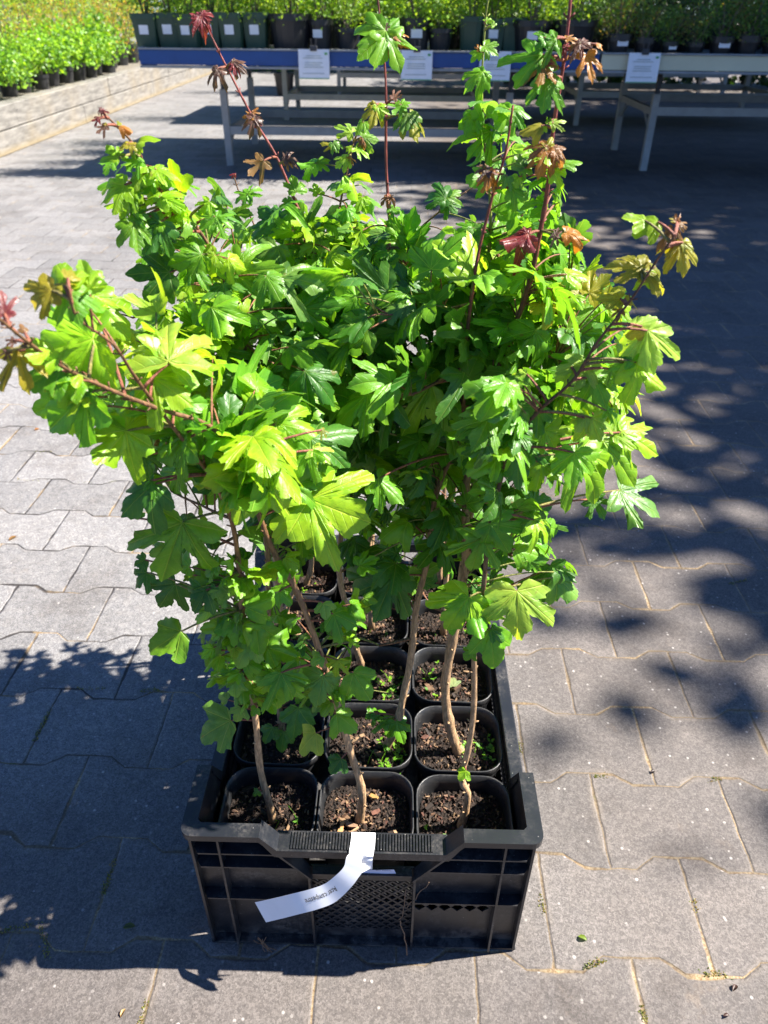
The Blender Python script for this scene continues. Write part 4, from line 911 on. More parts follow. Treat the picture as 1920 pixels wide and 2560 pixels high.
# view, jx, jy, tx, ty, depth, tip depth offset, roll, colour, shape, plant
HERO = """
J 1330 1030 1290 1085 .82 .0 .3 y r 02|J 1330 1030 1368 1095 .82 .0 .3 g r 02|J 1325 1035 1300 1010 .82 .0 .4 g r 02|J 970 800 880 760 .92 .0 .4 g s 11|J 1000 800 1040 910 .92 .0 .3 g s 11|J 990 790 1045 800 .92 .0 .4 y s 11|J 1360 460 1310 510 .84 .0 .3 g r 02
A 598 372 858 640 .60 .01 .2 y s 01|A 600 372 620 215 .60 .02 -.1 y s 01|A 615 650 85 750 .60 .0 .1 y s 01|A 620 650 560 970 .60 -.01 .0 y s 01|A 1095 800 1070 420 .64 .02 .2 p d 00|A 1100 800 1300 580 .64 .03 -.1 y d 00
A 990 890 1250 1060 .62 .0 .1 y s 00|A 990 890 900 1100 .62 .0 .5 g r 00|A 815 1240 590 1510 .59 -.01 .0 y s 00|A 815 1235 700 975 .59 .02 .1 y s 00|A 815 1240 870 1560 .59 .0 -.2 y s 00|A 1210 1250 930 1240 .60 .0 .2 g s 01|A 1400 1290 1150 1430 .59 .0 .1 g s 01
A 985 1590 760 1790 .66 .0 .0 d s 00|A 560 1000 290 1240 .66 .02 .1 g s 01|A 340 330 90 480 .66 .0 .2 m s 00|A 450 330 520 540 .65 .0 .0 g s 00|A 420 300 340 245 .66 .01 .3 m s 00|A 440 250 500 165 .66 .01 .3 m r 00
A 30 480 0 280 .55 .0 .3 c d 01|A 40 540 10 440 .55 .0 .3 c d 01|A 50 720 20 800 .56 .0 .4 k d 01|A 110 720 215 1050 .56 .0 .2 m d 01|A 90 650 20 700 .56 .0 .2 k d 01|A 160 600 120 520 .57 .0 .1 b r 01
A 1240 130 1350 320 .90 .0 .0 g s 10|A 1100 210 780 220 .88 .0 .2 d s 10|A 1320 450 1550 560 .78 .0 .2 s s 10|A 1420 710 1640 560 .76 .0 .0 g s 10|A 1130 1080 1370 1030 .63 .0 .2 g s 00|A 560 1010 380 1060 .64 .0 .3 y d 01|A 700 1000 790 870 .66 .0 .2 s s 00
A 330 860 190 960 .60 .0 .3 g d 01|A 980 1560 1100 1640 .66 .0 .3 g s 00|A 930 1400 980 1560 .68 .0 .3 d d 00|A 870 1800 900 1700 .70 .0 .3 g r 00|A 1200 1300 1000 1450 .66 .01 .1 g s 01|A 1420 1400 1180 1600 .62 .0 .1 g s 01
B 530 715 110 695 .56 .0 .1 y s 01|B 530 715 370 410 .56 .02 -.1 y s 01|B 532 716 830 770 .56 .0 .1 y s 01|B 405 960 240 1420 .53 .0 .15 y s 00|B 410 960 650 1210 .53 .01 -.3 y d 00
B 755 1240 1240 1430 .545 .0 .15 y s 01|B 755 1235 1210 1085 .545 .02 .1 y s 01|B 735 1255 770 1650 .54 .0 -.1 y s 01|B 735 1255 510 1550 .545 .0 .1 y s 01|B 485 400 690 230 .70 .02 .0 s s 10|B 480 400 740 520 .70 .0 .2 s s 10|B 905 590 745 355 .72 .02 .1 s s 11|B 905 600 990 420 .72 .02 .1 g s 11
B 990 740 850 780 .74 .0 .1 g s 11|B 990 735 1180 780 .76 .0 .1 d s 11|B 1150 640 1125 435 .70 .0 .3 p s 11|B 1150 640 985 510 .70 .0 .1 y s 11|B 1600 450 1210 520 .70 .0 .2 y s 11|B 1600 450 1480 370 .70 .0 .1 g s 11|B 1180 415 970 400 .84 .0 .1 d s 11
B 200 330 310 170 .78 .0 .2 y d 10|B 100 560 60 420 .70 .0 .2 y s 10|B 840 760 900 830 .60 .0 .3 m d 01|B 760 900 620 1100 .60 .0 .2 g s 01|B 780 900 910 990 .60 .0 .3 p d 01|B 1230 1100 1420 1270 .66 .0 .1 g s 11
B 1300 120 1230 330 .90 .0 .1 d s 31|B 1100 1700 1240 1640 .66 .0 .1 g s 11|B 860 120 640 130 .92 .0 .1 g s 10
J 985 115 890 350 .80 .0 .05 d s 11|J 985 115 770 60 .80 .02 .05 d s 11|J 985 115 1110 215 .80 .0 .1 d s 11|J 980 118 780 300 .80 .0 .05 d s 11|J 1000 110 1050 340 .80 .0 .05 d s 11
C 395 15 225 450 .56 .0 .1 g s 00|C 400 15 490 400 .56 .0 .05 g s 00|C 405 15 595 290 .56 .01 .1 g s 00|C 385 700 150 850 .68 .0 .05 g r 00|C 385 700 400 930 .68 .0 .05 g r 00|C 380 700 160 690 .68 .02 .3 d r 00|C 695 1260 450 1390 .72 .0 .1 s r 00|C 695 1260 590 1430 .72 .0 .1 s r 00
C 790 550 1000 460 .66 .0 .2 g r 00|C 925 800 1130 870 .70 .0 .1 g r 00|C 925 800 1020 705 .70 .0 .1 g r 00|C 1010 960 1120 1170 .72 .0 .1 g s 01|C 970 980 990 1210 .72 .0 .4 y s 01|C 1230 1340 1090 1490 .72 .0 .1 p r 01|C 1230 1340 1285 1520 .72 .0 .1 p r 01|C 1360 1220 1510 1330 .74 .0 .2 g r 01|C 1360 1215 1500 1205 .74 .0 .3 g r 01
C 1280 980 1230 1190 .74 .0 .1 s s 01|C 1465 960 1590 1150 .74 .0 .1 g r 01|C 1465 960 1600 930 .74 .0 .2 y r 01|C 1465 960 1405 1110 .74 .0 .2 g r 01|C 850 650 885 880 .68 .0 .5 g r 00|C 840 660 930 600 .68 .0 .3 g r 00|C 745 640 570 690 .67 .0 .2 g r 00|C 700 620 740 740 .67 .0 .2 g r 00
C 1270 860 1190 930 .75 .0 .1 s r 01|C 1370 880 1345 1010 .75 .0 .2 y d 01|C 1440 770 1510 740 .75 .0 .2 y d 01|C 870 1700 830 1740 .80 .0 .1 s r 00|C 1390 1500 1310 1610 .78 .0 .1 d r 01|C 770 1010 735 1125 .70 .0 .1 g r 00|C 820 750 715 950 .66 .0 .2 s r 00|C 780 760 830 880 .70 .0 .1 s r 00
C 680 370 750 300 .66 .0 .3 y r 00|C 650 370 690 440 .66 .0 .3 g r 00|C 790 360 810 420 .66 .0 .5 g r 00|C 640 470 560 560 .67 .0 .4 s r 00|C 600 420 530 520 .67 .0 .4 s r 00|C 600 800 510 860 .68 .0 .3 s r 00|C 580 830 540 950 .68 .0 .4 g r 00|C 690 960 620 1030 .69 .0 .6 g r 00|C 860 1180 820 1240 .74 .0 .1 g r 00|C 870 1160 920 1260 .74 .0 .2 g r 00|C 760 1180 720 1290 .74 .0 .2 s r 00
C 350 400 220 570 .74 .0 .1 d s 00|C 360 400 365 500 .74 .0 .1 d r 00|C 510 420 440 550 .74 .0 .1 d s 00|C 160 250 80 290 .78 .0 .2 d s 00|C 170 330 70 430 .78 .0 .2 d s 00|C 540 440 600 600 .74 .0 .1 d s 00|C 1000 450 1100 540 .72 .0 .2 g r 01|C 1000 450 1020 600 .72 .0 .2 s r 01|C 1030 1330 1010 1480 .80 .0 .1 s r 10|C 960 1300 900 1420 .80 .0 .2 s r 10|C 1120 1180 1080 1400 .78 .0 .3 s r 10|C 1290 640 1340 740 .76 .0 .1 d r 01|C 1280 520 1300 640 .78 .0 .1 s r 01|C 1340 590 1500 660 .78 .0 .1 g s 01
C 1560 1210 1650 1230 .92 .0 .3 g d 11|C 1600 1220 1590 1310 .92 .0 .2 d d 11|C 1650 1250 1670 1330 .92 .0 .3 g d 11
D 530 1595 550 1975 .74 .0 .1 p s 02|D 530 1595 370 1685 .74 .0 .2 p s 02|D 530 1595 695 1740 .74 .0 .1 p s 02|D 200 1640 10 1900 .72 .0 .3 y s 02|D 215 1655 290 1960 .72 .0 .1 g s 02|D 345 1870 385 2165 .74 .0 .1 g r 02|D 350 1860 470 1960 .76 .0 .3 d r 02
D 750 1450 680 1725 .76 .0 .1 d s 02|D 800 1500 980 1650 .74 .0 .2 s r 02|D 1250 500 1550 640 .66 .0 .2 y s 02|D 1200 520 1430 490 .66 .0 .3 y r 02|D 1120 560 1390 880 .66 .0 .1 y s 02|D 940 650 1190 1020 .64 .0 .1 y s 02|D 930 640 905 900 .64 .0 .1 g s 02|D 930 640 840 850 .65 .0 .3 g s 02
D 700 700 845 860 .68 .0 .1 y s 02|D 1240 900 1560 1080 .70 .0 .4 s s 02|D 1060 960 1150 1110 .70 .0 .1 d s 02|D 350 1130 490 1350 .72 .0 .1 g s 02|D 290 1230 205 1500 .72 .0 .2 g s 02|D 290 1230 350 1440 .72 .0 .0 d s 02|D 650 1110 820 1250 .76 .0 .5 y d 02|D 640 1100 620 980 .76 .0 .5 g d 02
D 640 1110 560 1280 .77 .0 .1 d r 02|D 520 1310 700 1350 .78 .0 .1 g r 02|D 20 420 150 680 .74 .0 .2 g s 11|D 20 420 230 345 .74 .0 .1 g s 11|D 430 375 165 460 .76 .0 .1 d s 12|D 430 370 300 290 .76 .0 .1 d s 12|D 1050 400 1110 600 .66 .0 .2 p s 02|D 1000 400 930 500 .66 .0 .2 p s 02|D 900 40 1050 200 .68 .0 .2 p s 02|D 600 100 500 190 .70 .0 .1 p s 02
D 600 580 600 780 .72 .0 .2 g s 02|D 520 500 560 900 .74 .0 .1 d s 02|D 720 480 830 640 .68 .0 .1 y s 02|D 680 330 500 480 .70 .0 .1 s s 02|D 560 240 420 380 .74 .0 .1 s s 12|D 1150 350 1260 400 .80 .0 .3 g d 02|D 1060 120 1160 330 .82 .0 .1 g s 02|D 1180 60 1250 180 .84 .0 .1 s s 02
E 1160 1180 1200 1480 .70 .0 .2 p s 02|E 1120 1150 970 1230 .70 .0 .3 m r 02|E 1170 1180 1280 1330 .70 .0 .2 p s 02|E 1080 1400 1010 1250 .71 .0 .4 g s 02|E 1090 1400 1275 1640 .70 .0 .4 y s 02|E 1000 1400 1080 1560 .72 .0 .2 g s 02
E 1120 760 820 710 .68 .0 .3 m s 02|E 1110 770 990 830 .68 .0 .3 p r 02|E 1150 770 1390 920 .68 .0 .4 m s 02|E 1150 770 1230 890 .68 .0 .4 y r 02|E 1390 580 1420 840 .66 .0 .2 m s 02|E 1395 575 1260 700 .66 .0 .1 m s 02|E 1400 570 1500 640 .66 .0 .3 m r 02|E 1330 480 1200 640 .67 .0 .2 b s 02|E 1340 480 1400 560 .67 .0 .1 b d 02|E 1230 430 1030 500 .68 .0 .3 y r 02|E 1140 420 960 390 .68 .0 .4 y r 02|E 1370 440 1470 480 .66 .0 .3 b d 02|E 1360 430 1350 345 .66 .0 .4 b d 02|E 1360 430 1300 390 .66 .0 .4 m d 02
E 970 960 770 960 .76 .0 .2 m s 02|E 1000 960 1130 1040 .72 .0 .4 m r 02|E 980 1040 880 1080 .74 .0 .3 b d 02|E 720 1400 640 1600 .72 .0 .1 p s 02|E 740 1400 880 1480 .72 .0 .2 g s 02|E 520 520 560 620 .78 .0 .4 k d 12|E 520 520 550 450 .78 .0 .4 k d 12|E 600 500 820 530 .78 .0 .3 o s 12|E 330 520 60 640 .78 .0 .3 c s 12|E 320 520 260 640 .78 .0 .2 c d 12|E 330 510 240 460 .78 .0 .2 c d 12
E 560 990 440 960 .80 .0 .2 b d 32|E 560 990 620 910 .80 .0 .2 o d 32|E 560 1000 500 1090 .80 .0 .2 o d 32|E 570 1000 720 1100 .80 .0 .2 o d 32|E 560 980 560 900 .80 .0 .2 m d 32|E 600 1040 780 1180 .80 .0 .2 m s 32|E 500 700 700 820 .86 .0 .3 g s 32
F 1165 195 1235 105 .92 .0 .1 k d 12|F 1165 200 1060 370 .92 .0 .2 k d 12|F 1165 200 1320 170 .92 .0 .3 k d 12|F 1215 290 1290 555 .90 .0 .3 o s 12|F 1300 200 1380 260 .91 .0 .4 o r 12|F 1050 160 1170 150 .92 .0 .3 o d 12|F 1040 230 950 210 .92 .0 .4 c d 12|F 1040 230 990 320 .92 .0 .3 c d 12|F 1040 225 1080 160 .92 .0 .4 c d 12
F 870 350 790 650 .90 .0 .2 o s 12|F 880 350 860 260 .90 .0 .3 o d 12|F 880 350 960 370 .90 .0 .2 c d 12|F 890 490 850 755 .96 .0 .1 g s 12|F 890 490 1040 530 .96 .0 .3 s r 12|F 890 490 715 610 .96 .0 .1 g s 12|F 960 160 740 230 .95 .0 .3 g s 12|F 850 290 590 560 .95 .0 .3 g d 12|F 860 150 900 250 .95 .0 .3 g s 12
F 585 745 430 930 1.0 .0 .1 g s 22|F 585 745 680 900 1.0 .0 .1 g s 22|F 585 745 415 720 1.0 .0 .3 g r 22|F 600 740 790 770 1.0 .0 .3 g s 22|F 420 930 220 1150 1.0 .0 .1 g s 22|F 430 940 490 1100 1.0 .0 .1 g s 22|F 430 930 330 1250 1.0 .0 .1 g s 22|F 355 440 180 560 1.02 .0 .2 g s 22|F 360 430 440 470 1.02 .0 .3 y s 22|F 350 450 310 540 1.02 .0 .3 y r 22|F 270 790 200 950 1.02 .0 .4 g s 22|F 330 270 240 350 1.02 .0 .4 g r 22|F 365 220 490 290 1.02 .0 .4 g s 22|F 330 250 300 180 1.02 .0 .4 o d 22
F 890 1055 965 930 .88 .0 .1 m r 12|F 890 1060 1080 1050 .88 .0 .2 b s 12|F 890 1065 900 1255 .88 .0 .2 y d 12|F 880 1090 800 1350 .88 .0 .3 o s 12|F 885 1045 700 1180 .88 .0 .2 b s 12|F 890 1060 830 1000 .88 .0 .3 m d 12|F 960 1100 1050 1240 .88 .0 .3 b s 12|F 840 880 610 940 .90 .0 .3 m r 12|F 860 880 820 960 .90 .0 .3 y r 12|F 900 860 930 800 .88 .0 .2 y d 12|F 930 860 1060 820 .88 .0 .4 p d 12|F 920 850 880 820 .88 .0 .2 y d 12|F 930 870 960 870 .88 .0 .2 y d 12
F 1030 1190 1200 1160 .92 .0 .3 g r 12|F 930 1250 1100 1270 .92 .0 .3 y s 12|F 700 1230 610 1090 .96 .0 .2 s r 12|F 690 1220 780 1280 .96 .0 .2 g s 12|F 650 1300 620 1420 .96 .0 .4 y s 12|F 560 1300 500 1400 .98 .0 .3 s s 11|F 400 1240 230 1250 .98 .0 .3 k d 11|F 400 1250 520 1230 .98 .0 .3 k d 11|F 400 1260 390 1450 .98 .0 .3 o s 11|F 380 1250 320 1180 .98 .0 .3 b d 11|F 410 1300 460 1470 .98 .0 .3 o d 11|F 600 1400 750 1500 .96 .0 .2 g s 11|F 450 50 400 0 1.0 .0 .3 y d 22|F 380 10 440 -30 1.0 .0 .3 y d 22
G 835 200 655 390 .97 .0 .1 g s 21|G 835 205 690 110 .97 .02 .1 g s 21|G 838 205 800 470 .97 .0 .3 p s 21|G 842 205 890 450 .96 .0 .2 y s 21|G 845 205 1015 310 .96 .0 .3 o s 21|G 845 205 930 100 .97 .0 .2 g s 21|G 850 215 950 470 .96 .0 .3 g d 21|G 835 190 860 130 .95 .0 .3 k d 21|G 820 190 700 190 .98 .0 .4 o d 21
G 780 690 735 860 .97 .0 .1 m s 21|G 770 680 690 750 .97 .0 .2 m s 21|G 790 690 820 780 .97 .0 .3 y s 21|G 770 680 740 650 .97 .0 .3 c d 21|G 940 680 870 760 .95 .0 .2 g s 21|G 940 680 925 810 .95 .0 .2 g s 21|G 945 680 1010 650 .95 .0 .3 g r 21|G 990 740 1065 940 .94 .0 .2 m s 21|G 985 740 950 890 .94 .0 .3 s s 21|G 890 640 950 565 .95 .0 .3 k d 21|G 885 640 880 600 .95 .0 .3 k d 21
G 620 860 500 800 1.05 .0 .2 p s 30|G 625 860 620 790 1.05 .0 .2 s r 30|G 690 900 700 990 1.04 .0 .3 b s 30|G 690 890 800 900 1.04 .0 .2 s s 30|G 650 960 740 1020 1.04 .0 .3 y s 30|G 620 960 570 980 1.04 .0 .3 y s 30|G 590 1030 500 1080 1.04 .0 .3 p s 30|G 600 1020 640 1080 1.04 .0 .3 b s 30|G 500 940 390 920 1.06 .0 .3 m s 30|G 500 930 540 1000 1.06 .0 .2 s s 30|G 700 790 640 870 1.03 .0 .3 g s 30|G 380 1060 250 1080 1.0 .0 .3 g s 30|G 400 1060 480 1030 1.0 .0 .2 g s 30
G 190 1050 20 1040 .0 .0 .0 g s xx|K 850 190 790 250 .94 .0 .3 b d 21|K 860 190 930 250 .94 .0 .3 b d 21|K 850 190 820 200 .94 .0 .3 k d 21|K 870 190 900 170 .94 .0 .3 k d 21|K 870 260 940 300 .95 .0 .3 g s 21|K 870 260 900 370 .95 .0 .3 y s 21|K 865 500 830 520 .96 .0 .3 k d 21|K 870 500 950 520 .96 .0 .3 k d 21|K 690 190 640 290 .98 .0 .3 y s 30|K 700 190 750 330 .98 .0 .3 y s 30|K 400 170 370 90 1.05 .0 .3 y s 30|K 400 165 300 180 1.05 .0 .3 g s 30
K 1230 200 1070 160 1.06 .0 .2 d s 31|K 1240 230 1310 310 1.06 .0 .2 d s 31|K 1230 190 1330 130 1.06 .0 .3 g s 31|K 1400 390 1270 420 1.0 .0 .2 g s 22|K 1400 380 1350 290 1.0 .0 .2 g s 22|K 1410 390 1460 490 1.0 .0 .2 s s 22|K 270 640 120 740 .92 .0 .3 y s 20|K 270 640 200 590 .92 .0 .4 y s 20|K 430 470 270 560 .95 .0 .3 p s 20|K 440 470 480 700 .95 .0 .3 y s 20|K 850 550 790 700 .93 .0 .2 g s 21|K 690 760 800 840 .90 .0 .1 y s 20
K 840 850 710 920 .86 .0 .1 d s 21|K 850 850 890 990 .86 .0 .1 d s 21|K 1100 990 1040 1100 .88 .0 .1 d s 22|K 1190 990 1300 1100 .88 .0 .1 d s 22|K 870 1060 860 1270 .84 .0 .1 d s 21|K 870 1060 960 1200 .84 .0 .1 d s 21|K 180 1270 60 1150 .70 .01 .2 s s 10|K 180 1290 320 1230 .70 .0 .1 s s 10
I 1300 110 1345 265 .93 .0 .3 c d 20|I 1300 110 1205 75 .93 .0 .2 c d 20|I 1300 115 1220 210 .93 .0 .2 c d 20|I 1300 105 1405 70 .93 .0 .3 c d 20|I 1310 90 1330 40 .93 .0 .3 c d 20|I 1300 110 1300 230 .93 .0 .2 c d 20|I 1310 110 1375 140 .93 .0 .2 c d 20
I 1510 400 1620 480 .93 .0 .3 k d 20|I 1510 400 1610 395 .93 .0 .3 k d 20|I 1510 410 1465 445 .93 .0 .3 c d 20|I 1515 410 1525 505 .93 .0 .3 c d 20|I 1510 400 1520 365 .93 .0 .3 k d 20|I 1410 450 1360 600 .94 .0 .4 k d 20|I 1410 450 1400 390 .94 .0 .3 k d 20|I 1410 450 1425 500 .94 .0 .3 k d 20
H 1290 280 1245 460 .93 .0 .3 k d 20|H 1290 280 1380 310 .93 .0 .3 k d 20|H 1280 270 1180 270 .93 .0 .3 o d 20|H 1280 240 1330 190 .93 .0 .3 o d 20|H 1290 280 1310 370 .93 .0 .3 c d 20|H 1360 600 1200 760 .94 .0 .3 b d 20|H 1365 600 1350 565 .94 .0 .3 b d 20|H 1520 600 1650 545 .93 .0 .3 k d 20|H 1525 600 1600 650 .93 .0 .3 b d 20|H 1525 590 1550 490 .93 .0 .3 k d 20|H 1525 600 1545 650 .93 .0 .3 b d 20
H 155 225 105 240 .96 .0 .3 c d 10|H 155 225 155 180 .96 .0 .3 c d 10|H 160 225 230 240 .96 .0 .3 c d 10|H 140 290 65 300 .96 .0 .4 c d 10|H 140 285 85 260 .96 .0 .3 c d 10|H 185 340 100 425 .95 .0 .4 k s 10|H 190 340 190 300 .95 .0 .4 m r 10|H 300 340 415 385 .95 .0 .4 o r 10|H 300 335 265 290 .95 .0 .4 m r 10
H 350 480 245 490 .93 .0 .4 m s 10|H 360 480 430 455 .93 .0 .4 m r 10|H 370 490 450 520 .93 .0 .4 m r 10|H 290 580 180 470 .93 .0 .3 y s 10|H 290 590 210 560 .93 .0 .3 y s 10|H 250 600 115 620 .93 .0 .4 g s 10|H 260 620 200 740 .93 .0 .4 y s 10|H 430 590 330 700 .92 .0 .3 g s 10|H 430 580 480 600 .92 .0 .3 g r 10|H 330 780 105 890 .92 .0 .4 y s 10|H 440 700 380 830 .91 .0 .4 y r 10|H 565 665 750 730 .90 .0 .4 y s 10|H 560 660 500 640 .90 .0 .4 y r 10
H 590 870 525 810 .90 .0 .3 y s 10|H 595 875 790 800 .90 .0 .4 y s 10|H 390 830 300 980 .90 .0 .4 y s 10|H 400 1060 440 1290 .88 .0 .4 g s 10|H 420 1060 530 1120 .88 .0 .3 y s 10|H 420 1050 300 1030 .88 .0 .3 g s 10|H 590 1060 465 1300 .88 .0 .1 d s 10|H 600 1050 440 1080 .88 .0 .3 g s 10|H 640 1150 735 1120 .88 .0 .2 d s 10|H 650 1150 660 1230 .88 .0 .2 d s 10|H 640 960 770 880 .88 .0 .3 y s 10|H 720 1000 830 960 .9 .0 .3 y s 10|H 560 1180 500 1290 .9 .0 .3 d s 10|H 400 1010 530 1000 .9 .0 .4 g s 10
H 1150 700 1090 700 1.05 .0 .3 c d 40|H 1150 700 1150 680 1.05 .0 .3 c d 40|H 1240 850 1110 900 1.05 .0 .3 g s 40|H 1240 850 1350 770 1.05 .0 .3 g s 40|H 1240 860 1130 960 1.05 .0 .2 d s 40|H 1470 1050 1310 890 1.0 .0 .2 d s 20|H 960 900 880 1000 1.0 .0 .3 y s 10|H 950 900 960 980 1.0 .0 .3 g s 10
H 1560 920 1480 860 .95 .0 .2 g s 20|H 1590 960 1490 1080 .95 .0 .1 g s 20|H 1600 830 1560 690 .98 .0 .3 g s 20|H 1000 1010 880 1100 .95 .0 .1 g s 10|H 1010 1020 1160 1080 .95 .0 .1 g s 10|H 1000 1300 840 1400 .85 .0 .2 y s 10|H 1010 1310 1040 1480 .85 .0 .2 g s 10|H 1100 1330 1250 1450 .85 .0 .3 y s 10
"""
NDP = {}
def snap(key, px, py, D):
    if key not in NDP:
        Q = PL[key].path-CAM; w = Q@CF; NDP[key] = (960+FPX*(Q@CR)/w, 1280-FPX*(Q@CU)/w, w)
    u, v, w = NDP[key]; d = np.hypot(u-px, v-py); k = int(np.argmin(d)); Ds = w[k]+(.012 if key[0] == 0 and py < 1300 else -.012)
    return Ds if d[k] < 140 else Ds+max(-.09, min(.09, D-Ds))
KM = {'s': None, 'd': 'deep', 'r': 'round'}
nh = 0; usedJ = {}; keptA = {}
for line in HERO.strip().split('\n'):
    for it in line.split('|'):
        w = it.split()
        if w[-1] == 'xx': continue
        ox, oy, sc = VIEW[w[0]]; jx, jy, tx, ty = [float(v)*sc for v in w[1:5]]
        D, dD, roll = map(float, w[5:8]); key = (int(w[10][0]), int(w[10][1]))
        D = snap(key, ox+jx, oy+jy, D)
        J = atD(ox+jx, oy+jy, D); T = atD(ox+tx, oy+ty, D+dD)
        A = T-J; L = np.linalg.norm(A); A /= L
        view = CAM-J; view /= np.linalg.norm(view)
        N0 = view-A*view.dot(A); N0 /= np.linalg.norm(N0)
        # lean the blade from the viewer towards the sky/sun: drop the far side by rotating about the leaf axis and add pitch
        up = np.array([.15, -.05, 1.0]); up = up-A*up.dot(A); up /= np.linalg.norm(up)+1e-9
        N1 = N0*(1-roll-.15)+up*(roll+.25)+lr.normal(size=3)*.10; N1 -= A*N1.dot(A); N1 /= np.linalg.norm(N1)
        col, kd = w[8], w[9]
        yng = col in 'bockm'
        if kd != 'd' and not yng:   # lobes of one and the same blade: keep the main axis only
            prev = keptA.setdefault((key, round(ox+jx, -1)//20, round(oy+jy, -1)//20), [])
            if any(A.dot(q) > -.15 for q in prev): continue
            prev.append(A)
        place_leaf(key, J, A, N1, L*(.86 if yng else 1.0), col, KM[kd] if kd != 's' else ('std' if lr.random() < .8 else 'deep'), yng, .72 if yng else (.98 if key[0] == 0 else .86))
        kj = (key, round(ox+jx, -1), round(oy+jy, -1))
        if kj not in usedJ:
            usedJ[kj] = 1
            nd = PL[key].nodes; dist = [np.linalg.norm(q[0]-J)+.6*max(0, q[0][2]-J[2]) for q in nd]; k = int(np.argmin(dist)); a = nd[k][0]
            if np.linalg.norm(a-J) < .16: petiole(key, a, J, .0011 if D < .75 else .0009, (.30, .10, .06) if lr.random() < .7 else (.25, .22, .06), .10)
            else:
                mid = a+(J-a)*.6+np.array([0, 0, .02]); petiole(key, a, mid, .0022, BRN, .05); petiole(key, mid, J, .0010, (.28, .10, .06), .08); nd.append((mid, .002))
        nh += 1

# ------------------------------------------------------------------ the rest of the canopy, grown leaf by leaf from the stems
# display-space ellipse (x, y, rx, ry), Y range, number, leaf length, colour weights (y painted into sunny areas, d into shaded ones)
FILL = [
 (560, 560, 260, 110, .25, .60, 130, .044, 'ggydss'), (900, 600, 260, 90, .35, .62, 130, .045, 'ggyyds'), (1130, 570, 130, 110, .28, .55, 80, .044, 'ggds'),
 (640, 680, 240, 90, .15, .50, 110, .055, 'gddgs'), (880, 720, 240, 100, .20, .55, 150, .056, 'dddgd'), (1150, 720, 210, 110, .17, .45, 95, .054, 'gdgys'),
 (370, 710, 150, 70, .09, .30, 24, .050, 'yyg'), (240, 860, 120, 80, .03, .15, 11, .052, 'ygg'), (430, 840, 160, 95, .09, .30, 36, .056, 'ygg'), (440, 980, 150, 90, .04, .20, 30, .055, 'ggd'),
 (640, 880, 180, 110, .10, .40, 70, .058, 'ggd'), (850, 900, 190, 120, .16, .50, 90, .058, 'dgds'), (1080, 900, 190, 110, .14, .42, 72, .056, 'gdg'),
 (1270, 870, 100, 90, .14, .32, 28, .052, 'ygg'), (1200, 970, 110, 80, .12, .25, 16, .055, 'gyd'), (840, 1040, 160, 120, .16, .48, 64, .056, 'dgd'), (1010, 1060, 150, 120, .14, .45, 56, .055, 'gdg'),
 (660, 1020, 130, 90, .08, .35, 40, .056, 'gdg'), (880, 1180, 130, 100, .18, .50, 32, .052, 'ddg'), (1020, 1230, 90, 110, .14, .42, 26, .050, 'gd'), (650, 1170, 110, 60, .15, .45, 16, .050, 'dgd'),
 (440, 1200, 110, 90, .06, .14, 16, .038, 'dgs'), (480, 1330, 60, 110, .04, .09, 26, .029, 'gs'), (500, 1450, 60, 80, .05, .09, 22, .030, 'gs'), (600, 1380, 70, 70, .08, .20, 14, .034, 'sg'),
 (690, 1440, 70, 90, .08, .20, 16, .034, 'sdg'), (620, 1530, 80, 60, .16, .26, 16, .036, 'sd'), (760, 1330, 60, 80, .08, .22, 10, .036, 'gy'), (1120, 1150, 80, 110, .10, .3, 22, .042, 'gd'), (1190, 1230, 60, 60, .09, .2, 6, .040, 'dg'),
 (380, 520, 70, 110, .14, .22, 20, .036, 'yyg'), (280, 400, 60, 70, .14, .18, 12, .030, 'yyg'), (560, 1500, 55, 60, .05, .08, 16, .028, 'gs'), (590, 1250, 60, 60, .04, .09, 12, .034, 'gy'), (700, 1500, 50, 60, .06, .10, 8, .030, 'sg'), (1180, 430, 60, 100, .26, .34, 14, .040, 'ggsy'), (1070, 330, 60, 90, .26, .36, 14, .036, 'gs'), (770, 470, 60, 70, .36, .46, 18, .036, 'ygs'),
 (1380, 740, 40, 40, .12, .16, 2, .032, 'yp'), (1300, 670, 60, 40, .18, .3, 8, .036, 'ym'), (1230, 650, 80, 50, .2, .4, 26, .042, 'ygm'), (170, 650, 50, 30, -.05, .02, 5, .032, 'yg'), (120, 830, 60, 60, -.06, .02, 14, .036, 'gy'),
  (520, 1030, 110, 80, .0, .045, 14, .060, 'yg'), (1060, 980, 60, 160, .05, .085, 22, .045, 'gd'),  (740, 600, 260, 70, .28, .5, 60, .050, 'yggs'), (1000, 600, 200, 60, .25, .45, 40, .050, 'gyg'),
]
sx = 1920/1659.0
